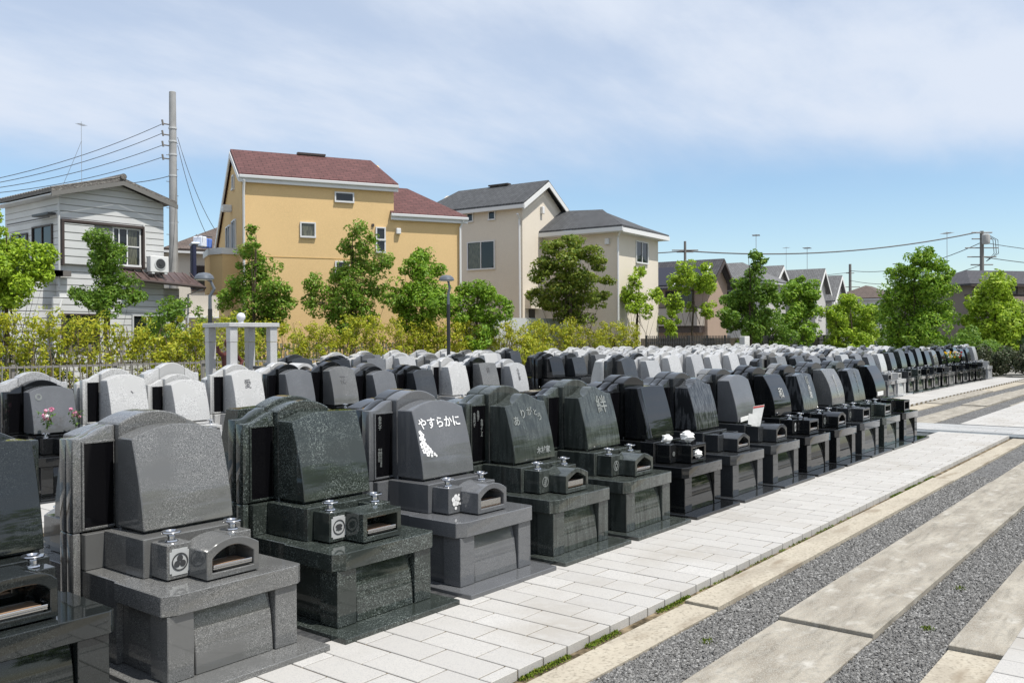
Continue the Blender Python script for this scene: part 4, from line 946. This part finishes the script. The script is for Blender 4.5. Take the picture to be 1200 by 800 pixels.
h.part('bargeboard', MB().prism([(-.14, 7.44), (2.05, 8.70), (6.9, 5.44), (6.9, 5.22), (2.05, 8.48), (-.14, 7.24)], -.14, -.09, 'yz'), FAS)
h.part('downpipe', MB().tube([(.06, -.2, 7.3), (.06, -.07, 6.95), (.06, -.06, .2)], .045), FAS)
h.part('downpipe', MB().tube([(8.45, -.2, 6.25), (8.36, -.08, 6.0), (8.36, -.06, .2)], .045), FAS)
h.window('f', 0, 3.40, 4.04, 6.78, 7.06, ()); h.window('f', 0, 2.11, 2.59, 5.41, 5.87, (), pane=CURT)
h.window('f', 0, 4.97, 5.26, 5.42, 5.82, ()); h.window('f', 0, 4.97, 5.26, 4.95, 5.34, ()); h.window('f', 0, 3.40, 3.85, 3.9, 4.48, ())
h.part('vent_hood', MB().box(5.72, 5.90, -.14, .001, 5.63, 5.85), FAS, bev=.02); h.part('vent_hood', MB().box(4.77, 4.86, -.05, -.001, 5.88, 5.98), BRN)
h.part('wall_seam', MB().box(0.0, 5.65, -.012, -.002, 4.60, 4.62), stucco('ochre_seam', (.50, .33, .13)))
bal = h.part('balcony', MB().prism([(-.001, 1.0), (-.001, 3.2), (-.92, 3.2), (-.92, 1.55), (-.55, 1.0)], 3.35, 4.74, 'xy'), YEL)
h.part('balcony_cap', MB().prism([(-.002, .95), (-.002, 3.25), (-.98, 3.25), (-.98, 1.52), (-.58, .95)], 4.7405, 4.97, 'xy'), FAS, bal)
h.window('l', 0, 1.4, 2.3, 5.0, 6.05, (.5,)); h.window('l', 0, 2.8, 3.9, 5.0, 6.0, (.5,)); h.window('l', 0, 1.75, 2.1, 7.3, 7.75, ())
h.part('vent_hood', MB().box(-.35, -.002, 2.4, 2.75, 6.5, 6.75), FAS, bev=.02)
e = empty('laundry', (18.75, 29.2, 5.0), radians(20), 'blue and white laundry hung over the yellow house balcony', 'laundry')
CL1 = mat('blue_towel', (.10, .2, .6), .9); CL2 = mat('white_towel', (.7, .75, .85), .9); CL3 = mat('navy_blanket', (.02, .025, .06), .9)
MB().box(-.28, .02, -.05, .35, 0, .38).build('towel', CL2, e, .03); MB().box(.022, .34, -.05, .35, 0, .33).build('towel', CL1, e, .03); MB().tube([(-.4, .1, .42), (.5, .1, .42)], .02).build('drying_pole', STEEL, e)
e = empty('bedding', (18.25, 29.05, 3.9), radians(-26), 'dark navy blanket hanging over the left end of the yellow balcony', 'bedding')
MB().box(-.16, -.02, -.4, .35, -.45, 1.12).build('blanket', CL3, e, .03); MB().box(-.2, .1, -.42, .37, 1.121, 1.2).build('fold', CL2, e, .03)

# cream house
h = House('cream_house', (33.23, 25.74, 0), 4, 'cream stucco house with charcoal roof, gabled tower and lower hipped wing')
h.wall(MB().prism([(0, 0), (3.7, 0), (3.7, 7.78), (1.85, 9.05), (0, 7.78)], 0, 6.0, 'xz'), CREAM)
h.wall(MB().box(1.87, 6.16, -4.04, -.001, 0, 6.5), CREAM)
rf = h.part('roof', MB().slab4([(-.32, -.3, 7.93), (1.85, -.3, 9.24), (1.85, 5.2, 9.24), (-.32, 6.3, 7.93)], .09).slab4([(1.851, -.3, 9.24), (4.05, -.3, 7.85), (4.05, 6.3, 7.85), (1.851, 5.2, 9.24)], .09).slab4([(-.32, 6.301, 7.93), (1.85, 5.201, 9.24), (4.05, 6.301, 7.85)], .09), R_GRY)
h.part('ridge_vent', MB().box(1.7, 2.0, 2.0, 3.2, 9.25, 9.32), BRN, rf)
h.part('bargeboard', MB().prism([(-.34, 7.83), (1.85, 9.14), (4.07, 7.75), (4.07, 7.51), (1.85, 8.90), (-.34, 7.60)], -.35, -.301), FAS)
h.part('fascia', MB().box(-.36, -.30, -.3, 6.2, 7.66, 7.83).box(-.30, -.003, -.3, 6.1, 7.70, 7.74), FAS)
h.part('downpipe', MB().tube([(-.33, .05, 7.4), (-.07, .12, 7.15), (-.06, .12, .2)], .05), FAS)
# hip roof of the wing
A = (1.42, -4.5, 6.74); B = (6.45, -4.5, 6.70); Cc = (6.45, .4, 6.70); D = (1.42, .4, 6.74); R1_ = (3.6, -2.3, 7.85); R1b = (3.6, .35, 7.98); R2_ = (4.4, -2.0, 7.72)
h.part('roof', MB().slab4([A, R1_, R1b, D], .08).slab4([A, B, R2_, R1_], .08).slab4([B, Cc, R1b, R2_], .08), R_GRY)
h.part('fascia', MB().box(1.38, 1.44, -4.53, -.0, 6.46, 6.65).box(1.441, 6.45, -4.54, -4.48, 6.42, 6.62).box(1.441, 1.868, -4.479, -.0, 6.44, 6.48).box(1.87, 6.4, -4.479, -4.042, 6.42, 6.46).box(6.40, 6.46, -4.479, .3, 6.42, 6.62), FAS)
h.part('downpipe', MB().tube([(1.45, -4.42, 6.5), (1.80, -4.08, 6.2), (1.80, -4.08, .2)], .05), FAS)
h.window('l', 0, 2.90, 3.20, 7.32, 7.66, (), fm=FAS); h.window('l', 0, 1.58, 1.90, 7.32, 7.66, (), fm=FAS)
h.window('l', 0, 1.62, 3.18, 4.98, 6.25, (.5,), fm=FAS, curtain=(2.42, 3.15))
h.window('f', -4.04, 3.70, 4.90, 5.22, 6.18, (.5,), fm=FAS); h.window('l', 1.87, -2.0, -1.4, 5.2, 6.15, (), fm=FAS)
h.part('vent_hood', MB().box(1.55, 1.73, -.16, .001, 7.6, 7.95), FAS, bev=.02); h.part('vent_hood', MB().box(1.74, 1.871, -3.62, -3.40, 5.92, 6.2), FAS, bev=.02)
h.part('porch', MB().box(.2, 1.3, -.35, -.001, 3.0, 3.6), CREAM); h.part('door', MB().box(.5, 1.0, -.04, -.002, 1.2, 2.98), GLASS)
tag(MB().box(27.6, 33.0, 22.9, 23.1, 0, 2.45).build('garden_wall', GUT), 'low pale grey garden wall before the cream house porch', 'wall')

# grey sided house
h = House('grey_house', (13.15, 28.5, 0), 0, 'two storey grey sided house with tiled roof and lean-to at the left')
h.wall(MB().prism([(0, 0), (3.53, 0), (3.53, 6.25), (1.9, 6.74), (0, 6.2)], 0, 3.9, 'xz'), GREY_S)
h.wall(MB().box(3.531, 4.28, .3, 3.9, 0, 3.42), GREY_S); h.wall(MB().box(-1.45, -.001, .25, 3.7, 0, 3.45), GREY_S)
h.wall(MB().box(-.24, 4.27, -.10, -.001, 0, 2.98), GREY_S)
TILE = mat('grey_brown_roof_tiles', (.12, .11, .10), .7, noise=[('n', 12, (.2, .19, .17), .5, .7)], bump=(18, .8, .05))
rf = h.part('roof', MB().slab4([(-.38, -.35, 6.30), (1.9, -.35, 6.92), (1.9, 4.2, 6.92), (-.38, 4.2, 6.30)], .10).slab4([(1.901, -.35, 6.92), (3.82, -.35, 6.36), (3.82, 4.2, 6.36), (1.901, 4.2, 6.92)], .10), TILE)
b = MB()
for k in range(24): b.tube([(-.38+.001, -.3+k*.19, 6.32), (1.85, -.3+k*.19, 6.94)], .04, 6)
b.build('tile_ribs', TILE, rf); MB().tube([(1.9, -.42, 6.95), (1.9, 4.2, 6.95)], .10, 12).build('ridge_tile', TILE, rf)
h.part('bargeboard', MB().prism([(-.40, 6.19), (1.9, 6.81), (3.84, 6.25), (3.84, 6.11), (1.9, 6.67), (-.40, 6.05)], -.40, -.351), mat('grey_painted_board', (.15, .145, .135), .7))
h.part('eave_soffit', MB().box(-.36, -.002, -.3, 4.1, 6.12, 6.16), GUT)
# lean-to roof and bay over the ground floor
RUST = mat('dark_red_metal_roof', (.09, .060, .055), .45, .5)
lr = h.part('lean_to_roof', MB().slab4([(2.0, -.55, 3.66), (4.72, -.55, 3.50), (4.55, .35, 3.98), (2.0, .0, 3.98)], .05), RUST)
b = MB()
for k in range(9): b.box(2.1+k*.3, 2.13+k*.3, -.5, -.05, 3.72, 3.82)
b2 = MB()
for k in range(9):
    x_ = 2.1+k*.3; b2.tube([(x_, -.54, 3.68-.016*k*.3*2), (x_, -.02, 3.97)], .018, 5)
b2.build('seam', RUST, lr); h.part('gutter', MB().tube([(1.95, -.6, 3.60), (4.75, -.6, 3.44)], .05, 8), BRN)
h.part('downpipe', MB().tube([(4.7, -.55, 3.4), (4.35, -.15, 3.2), (4.32, -.13, .1)], .035), GUT)
h.window('f', 0, 1.74, 2.62, 4.12, 5.28, (.2, .52), fm=FAS, rail=.52, curtain=(2.25, 2.55)); h.part('window_hood', MB().box(.02, 2.75, -.16, -.002, 5.34, 5.42), BRN)
h.part('shutter_box', MB().box(.10, 1.05, -.14, -.002, 4.02, 5.30), siding('white_shutter', (.55, .56, .55), .25)); h.part('shutter_trim', MB().box(.03, .098, -.15, -.002, 3.98, 5.335).box(2.70, 2.76, -.15, -.002, 4.0, 5.335).box(1.06, 2.69, -.12, -.002, 3.98, 4.04), BRN)
h.part('panel', MB().box(1.06, 1.68, -.08, -.003, 4.06, 5.3), mat('grey_panel', (.2, .2, .19), .5))
h.window('l', 0, .45, 1.75, 3.95, 5.25, (.5,), fm=BRN, rail=.55); h.window('l', 0, 2.2, 3.3, 3.95, 5.1, (.5,), fm=BRN)
h.part('clothes_rail', MB().box(-.3, -.05, .1, 1.2, 5.55, 5.62).tube([(-.3, .0, 5.45), (-.3, 3.0, 5.45)], .02), DARKIN)
h.part('bay_sill', MB().box(-.35, -.002, -.25, 2.2, 3.62, 3.80).box(-.35, .25, -.25, -.105, 3.62, 3.8), mat('weathered_wood', (.13, .12, .11), .8))
h.window('f', -.10, .05, 1.15, 1.4, 2.42, (.5,), fm=BRN); h.window('f', -.10, 2.35, 3.40, 1.5, 2.42, (.45,), fm=GUT)
h.window('l', -1.45, .8, 2.2, 1.2, 2.5, (.5,), fm=BRN)
h.part('downpipe', MB().tube([(-.03, -.06, 5.9), (-.03, -.06, 3.3)], .035), GUT); h.part('downpipe', MB().tube([(-.25, -.15, 2.2), (-.1, -.15, 2.5), (0.0, -.15, 2.9)], .035), FAS)
h.part('downpipe', MB().tube([(2.78, -.04, 5.5), (2.82, -.05, 5.1), (2.82, -.05, 4.2)], .03), FAS)
ac = empty('air_conditioner', (16.28, 28.2, 3.84), 0, 'white air conditioner unit with round fan on the red lean-to roof', 'air conditioner')
MB().box(-.33, .33, -.13, .13, .06, .60).build('body', FAS, ac, .015); MB().lathe([(.19, 0), (.21, .015), (.19, .02)], (0, 0, 0), 24).build('fan_grille', GUT, ac)
fg = ac.children[-1]; fg.rotation_euler = (pi/2, 0, 0); fg.location = (.02, -.131, .34)
dd = MB().lathe([(.17, 0), (.17, .004)], (0, 0, 0), 24).lathe([(.05, .0045), (.05, .02)], (0, 0, 0), 16).build('fan', DARKMARK, fg); dd.location = (0, 0, .018)
MB().box(-.28, -.18, -.12, .12, 0, .059).box(.18, .28, -.12, .12, 0, .059).build('foot', GUT, ac)
# antennas
ANTM = mat('antenna_grey', (.25, .26, .27), .5)
def antenna(x, y, z0, z1, lab, s=1.0, rz=0):
    e = empty('tv_antenna', (x, y, z0), radians(rz), lab, 'antenna', 'television antennas on the roofs'); ht = z1-z0
    MB().tube([(0, 0, 0), (0, 0, ht)], .013*s, 6).build('mast', ANTM, e)
    b = MB().tube([(-.35*s, 0, ht-.1), (.35*s, 0, ht-.1)], .012*s, 5)
    for k in range(7): b.tube([(-.3*s+k*.1*s, -.2*s, ht-.1), (-.3*s+k*.1*s, .2*s, ht-.1)], .008*s, 4)
    b.build('array', ANTM, e)
antenna(14.6, 30.0, 6.9, 8.95, 'tall mast antenna on the grey sided house', .55, 30)

# brown roofed house between grey and yellow
WARM = stucco('pale_beige_wall', (.5, .46, .40)); WTS = stucco('white_stucco', (.62, .61, .59)); R_MID = shingle('mid_grey_shingles', (.17, .17, .172)); GRS = stucco('grey_stucco', (.45, .44, .42)); PNK = stucco('pinkish_brown_wall', (.36, .27, .21))
def simple_house(name, lab, x, y, az, w_, d_, eave, ridge, wallm, roofm, gable='x', over=.4, wins=()):
    """gable 'x': ridge runs along local x; 'y': ridge along y, gable on the front; 'hip'"""
    h = House(name, (x, y, 0), az, lab)
    if gable == 'y':
        h.wall(MB().prism([(0, 0), (w_, 0), (w_, eave), (w_/2, ridge-.12), (0, eave)], 0, d_, 'xz'), wallm)
        sl = (ridge-eave)/(w_/2); o = over
        h.part('roof', MB().slab4([(-o, -o, eave-o*sl+.05), (w_/2, -o, ridge+.05), (w_/2, d_+o, ridge+.05), (-o, d_+o, eave-o*sl+.05)], .12).slab4([(w_/2+.001, -o, ridge+.05), (w_+o, -o, eave-o*sl+.05), (w_+o, d_+o, eave-o*sl+.05), (w_/2+.001, d_+o, ridge+.05)], .12), roofm)
        h.part('bargeboard', MB().prism([(-o, eave-o*sl-.08), (w_/2, ridge-.08), (w_+o, eave-o*sl-.08), (w_+o, eave-o*sl-.36), (w_/2, ridge-.36), (-o, eave-o*sl-.36)], -o-.05, -o-.001), FAS if wallm in (WTS, GRS) else BRN)
    else:
        h.wall(MB().box(0, w_, 0, d_, 0, eave), wallm); o = over; i = min(w_, d_)/2
        if w_ >= d_: ra, rb = (i, d_/2, ridge), (w_-i+.01, d_/2, ridge)
        else: ra, rb = (w_/2, i, ridge), (w_/2, d_-i+.01, ridge)
        a, b_, c, d = (-o, -o, eave), (w_+o, -o, eave), (w_+o, d_+o, eave), (-o, d_+o, eave)
        if w_ >= d_: qs = [[a, b_, rb, ra], [b_, c, rb], [c, d, ra, rb], [d, a, ra]]
        else: qs = [[a, b_, ra], [b_, c, rb, ra], [c, d, rb], [d, a, ra, rb]]
        m_ = MB()
        for q in qs: m_.slab4([(p[0], p[1], p[2]+.08) for p in q], .1)
        h.part('roof', m_, roofm); h.part('fascia', MB().box(-o, w_+o, -o, -o+.05, eave-.14, eave-.03).box(-o, -o+.05, -o+.051, d_+o, eave-.14, eave-.03), GUT)
    for wn in wins: h.window(*wn[:6], (.5,), fm=wn[6] if len(wn) > 6 else SILV, pane=GLASS)
    return h
h = simple_house('brown_roofed_house', 'beige house with brown hipped roof between the grey and yellow ones', 24.4, 41.0, -20, 7.0, 6.5, 6.05, 7.75, WARM, R_BRN, 'hip', .5, [('f', 0, 1.0, 2.2, 4.1, 5.3, BRN)])
h.part('porch_roof', MB().box(.6, 3.4, -.8, -.001, 2.7, 2.8), FAS)
h = House('dark_roofed_house', (55.15, 27.07, 0), 4, 'house with dark solar panelled roof behind the sparse tree')
h.wall(MB().prism([(0, 0), (3.6, 0), (3.6, 5.3), (1.8, 6.75), (0, 5.3)], 0, 9, 'xz'), PNK)
sl = 1.45/1.8
rf = h.part('roof', MB().slab4([(-.6, -.5, 4.95), (1.8, -.5, 6.95), (1.8, 9.4, 6.95), (-.6, 9.4, 4.95)], .12).slab4([(1.801, -.5, 6.95), (4.1, -.5, 5.0), (4.1, 9.4, 5.0), (1.801, 9.4, 6.95)], .12), R_DRK)
b = MB()
for vv in (.2, 2.2, 4.4, 6.6): b.slab4([(-.5, vv, 5.08), (1.2, vv, 6.49), (1.2, vv+.09, 6.49), (-.5, vv+.09, 5.08)], .03)
b.build('panel_edge', FAS, rf); b = MB()
for vv in (.32, 2.32, 4.52): b.slab4([(-.45, vv, 5.16), (1.15, vv, 6.49), (1.15, vv+1.75, 6.49), (-.45, vv+1.75, 5.16)], .03)
b.build('solar_panel', mat('solar_panel_blue_black', (.03, .03, .042), .25, .5), rf)
h.part('bargeboard', MB().prism([(-.6, 4.85), (1.8, 6.85), (4.1, 4.9), (4.1, 4.68), (1.8, 6.62), (-.6, 4.64)], -.56, -.501), BRN)
bb = h.part('balcony', MB().box(-1.3, -.001, .2, 8.5, 2.35, 3.55), stucco('brown_balcony', (.36, .32, .28))); h.part('balcony_cap', MB().box(-1.34, 0, .16, 8.54, 3.551, 3.62), BRN, bb)
h.window('l', 0, 1.0, 3.0, 3.7, 4.7, (.5,), fm=BRN); h.window('l', 0, 4.5, 6.5, 3.7, 4.7, (.5,), fm=BRN)
h.part('ground_floor_shade', MB().box(-.9, -.002, .2, 8.5, 1.9, 2.3), BRN)
b = MB().box(-.05, .05, 0, .5, 0, .35).box(-.05, .05, 1.2, 1.6, 0, .3)
tag(b.build('laundry', CL2, loc=(54.0, 30.3, 3.63)), 'white laundry on the brown balcony of the dark roofed house', 'laundry')
# grey roofed houses with white gables
h = simple_house('grey_roofed_house', 'grey stucco house with hipped grey roof behind the pointed tree', 67.0, 28.2, 4, 5.0, 12.0, 5.9, 7.6, GRS, R_MID, 'hip', .5, [('l', 0, 2.5, 5.5, 4.0, 5.2, BRN)])
simple_house('gabled_house', 'grey gabled house, leftmost of three with white bargeboards', 76.0, 31.0, 4, 3.4, 12, 6.6, 7.9, GRS, R_MID, 'y', .4)
simple_house('gabled_house', 'grey gabled house with one window, middle of the three', 81.6, 29.3, 4, 3.4, 9, 6.1, 7.85, GRS, R_MID, 'y', .45, [('f', 0, 1.0, 2.0, 3.2, 4.4, FAS)])
simple_house('gabled_house', 'white gabled house, rightmost of the three', 86.6, 29.5, 4, 4.2, 9, 5.4, 7.5, WTS, R_MID, 'y', .45, [('f', 0, 1.6, 3.0, 3.4, 4.6, BRN)])
simple_house('far_house', 'distant house with brown hipped roof left of the large full tree', 99.5, 28.2, 2, 8, 5.5, 5.6, 7.1, WTS, R_BRN, 'hip', .5, [('f', 0, 2, 3.4, 3.6, 4.8, BRN)])
# brown roofed house at the right
h = House('right_brown_house', (66.0, 13.2, 0), -38, 'low house with wide dark brown roofs at the right edge') 
h = h
h.e['label'] = 'house with wide dark brown hipped roofs behind the rounded tree at the right'
BW = stucco('brown_grey_wall', (.22, .19, .165))
h.wall(MB().box(0, 12, 0, 8, 0, 5.0), BW); h.wall(MB().box(-1.2, 5.0, -2.8, -.001, 0, 3.0), BW)
h.part('roof', MB().slab4([(-.5, -.5, 5.06), (12.5, -.5, 5.06), (10, 3.5, 6.25), (2.6, 3.5, 6.25)], .12).slab4([(-.5, -.501, 5.06), (2.6, 3.501, 6.25), (-.5, 8.5, 5.06)], .12), R_DRK)
h.part('lower_roof', MB().slab4([(-1.8, -3.4, 2.95), (5.6, -3.4, 2.95), (5.3, -.05, 4.35), (-.6, -.05, 4.35)], .12), R_BRN)
h.part('gutter', MB().box(-.5, 12.5, -.6, -.5, 4.86, 4.98).box(-1.8, 5.6, -3.5, -3.4, 2.75, 2.87), BRN)
h.window('f', 0, 1.2, 3.6, 4.42, 4.86, (.5,), fm=BRN); h.window('f', 0, 6.5, 9.5, 3.4, 4.7, (.5,), fm=SILV)
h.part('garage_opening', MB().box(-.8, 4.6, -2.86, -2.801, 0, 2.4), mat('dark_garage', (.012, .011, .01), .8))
h.part('bedding', MB().box(6.8, 9.0, -.5, -.3, 3.7, 4.5), mat('pale_bedding', (.5, .5, .56), .9), bev=.04) if 0 else None
tag(MB().box(6.8, 9.0, -.5, -.3, 0, .8).build('bedding', mat('pale_bedding', (.5, .5, .56), .9), bevel=.04), 'pale bedding hung below the upper brown roof at the right edge', 'bedding')
bo = bpy.context.scene.objects[-1] if 0 else [o for o in COL.objects if o.name.startswith('bedding') and o.type == 'MESH'][-1]
bo.location = (66.0, 13.2, 3.75); bo.rotation_euler = (0, 0, radians(-38))

# ------------------------------------------------------------------ poles and wires
POLE = mat('grey_utility_pole', (.36, .36, .355), .8, .2, noise=[('n', 2, (.29, .29, .285), .4, .7)]); DPOLE = mat('far_pole', (.16, .15, .14), .8)
e = empty('utility_pole', (18.66, 31.2, 0), 0, 'tall pale grey concrete utility pole behind the grey sided house', 'utility pole', 'utility poles')
MB().lathe([(.19, 0), (.125, 11.0), (.10, 11.02)], n=18).build('shaft', POLE, e)
for z in (9.6, 9.1, 8.6, 7.8, 6.0, 5.2, 4.4): MB().lathe([(.155, z), (.155, z+.06)], n=14).build('band', GUT, e)
for z in (9.75, 9.35, 8.95, 8.45):
    MB().tube([(0, 0, z), (-.35, .12, z+.02)], .025, 6).tube([(-.33, .1, z-.05), (-.36, .12, z+.16)], .035, 6).build('insulator', DPOLE, e)
b = MB()
for k in range(12): b.tube([(0, 0, 3.6+k*.5), (.25*(1 if k % 2 else -1), .05, 3.6+k*.5)], .012, 4)
b.build('step_bolts', DPOLE, e)
WIRE = mat('black_cable', (.03, .03, .032), .6)
def wire(a, b_, sag, r, lab, n=16, grp='overhead cables'):
    a, b_ = Vector(a), Vector(b_); pts = [a.lerp(b_, i/n)-Vector((0, 0, sag*4*(i/n)*(1-i/n))) for i in range(n+1)]
    return tag(MB().tube(pts, r, 5).build('overhead_cable', WIRE), lab, 'cable', grp)
pz = [(9.75, 1.0), (9.4, 1.25), (8.95, 1.5), (8.5, 1.8)]
for i, (z, dz) in enumerate(pz):
    wire((18.3, 31.3, z), (11.5, 33.4, 6.66-.085*i), .30, .012, ['topmost cable running left from the tall concrete pole', 'second cable down running left from the tall pole', 'third cable down running left from the tall pole', 'fourth cable down running left from the tall pole'][i])
wire((18.5, 31.2, 7.8), (14.6, 29.0, 6.75), .1, .014, 'service cable from the tall pole down to the grey house roof')
wire((18.8, 31.1, 9.3), (18.9, 28.8, 5.6), .35, .011, 'left of two service cables dropping to the yellow house')
wire((18.8, 31.1, 9.0), (18.55, 28.9, 5.5), .3, .011, 'right of two service cables dropping to the yellow house')
wire((14.6, 30.0, 8.3), (13.4, 28.8, 6.5), .02, .006, 'thin guy wire from the antenna to the grey house roof')
def fpole(x, y, top, arms, lab, rr=.16, rz=0):
    e = empty('utility_pole', (x, y, 0), radians(rz), lab, 'utility pole', 'utility poles'); MB().lathe([(rr*1.1, 0), (rr*.8, top)], n=10).build('shaft', DPOLE, e)
    for z, w_ in arms: MB().tube([(-w_, 0, z), (w_, 0, z)], .05, 5).build('crossarm', DPOLE, e)
    return e
fpole(67.8, 35.3, 9.6, [(8.85, 1.1), (8.7, .7)], 'distant utility pole with one crossarm above the solar panelled roof', .13, -51)
p4 = fpole(88.8, 16.9, 10.9, [(10.2, .9), (9.4, 1.5), (8.6, 1.3), (7.9, 1.0)], 'distant utility pole with transformer and several arms at the right', .2, -51)
MB().lathe([(.3, 9.7), (.34, 9.8), (.34, 10.5), (.2, 10.6)], (.15, -.4, 0), 12).box(-.9, .9, -.12, .12, 10.7, 10.82).build('transformer', POLE, p4, .02); b = MB()
for k in range(3): b.tube([(.3+.2*k, 0, 10.5), (1.0+.22*k, 0, 10.1), (1.1+.2*k, 0, 8.9), (.4, 0, 8.2)], .03, 5)
b.build('cable_loop', WIRE, p4)
fpole(112, 35.9, 10.4, [(7.6, 1.2), (6.9, 1.0), (9.3, .5)], 'distant slim utility pole right of the white gabled house', .2, -51)
wire((67.8, 35.3, 8.8), (88.3, 17.3, 10.75), .9, .055, 'thick cable between the two distant poles'); wire((58, 40, 8.6), (67.8, 35.3, 8.8), .3, .045, 'thick cable leaving the left distant pole')
wire((112, 35.9, 9.6), (88.8, 16.9, 9.9), 1.0, .035, 'thin cable from the slim distant pole to the transformer pole'); wire((88.8, 16.9, 8.6), (112, 2, 8.0), .5, .035, 'thin cable leaving the transformer pole to the right')
wire((112, 35.9, 8.4), (88.8, 16.9, 7.9), 1.0, .03, 'lower thin cable from the slim distant pole'); wire((112, 35.9, 9.4), (90, 48, 9.3), .8, .03, 'thin cable leaving the slim distant pole to the left')
wire((88.8, 16.9, 9.9), (112, 3, 9.3), .5, .03, 'upper thin cable leaving the transformer pole to the right')
antenna(73.5, 31.5, 7.4, 10.4, 'roof antenna left of the three gables', 1.6, 20)
antenna(79.0, 31.0, 7.6, 9.7, 'thin roof antenna over the leftmost gable', 1.0, 70); antenna(81.5, 30.0, 7.6, 9.8, 'roof antenna over the middle gable', 1.7, 10)
antenna(66.5, 14.8, 5.0, 8.7, 'slender antenna beside the brown roofed house at the right', 1.4, 40); antenna(101, 27.5, 6.9, 9.4, 'roof antenna on the distant brown hipped house', 1.8, 20)
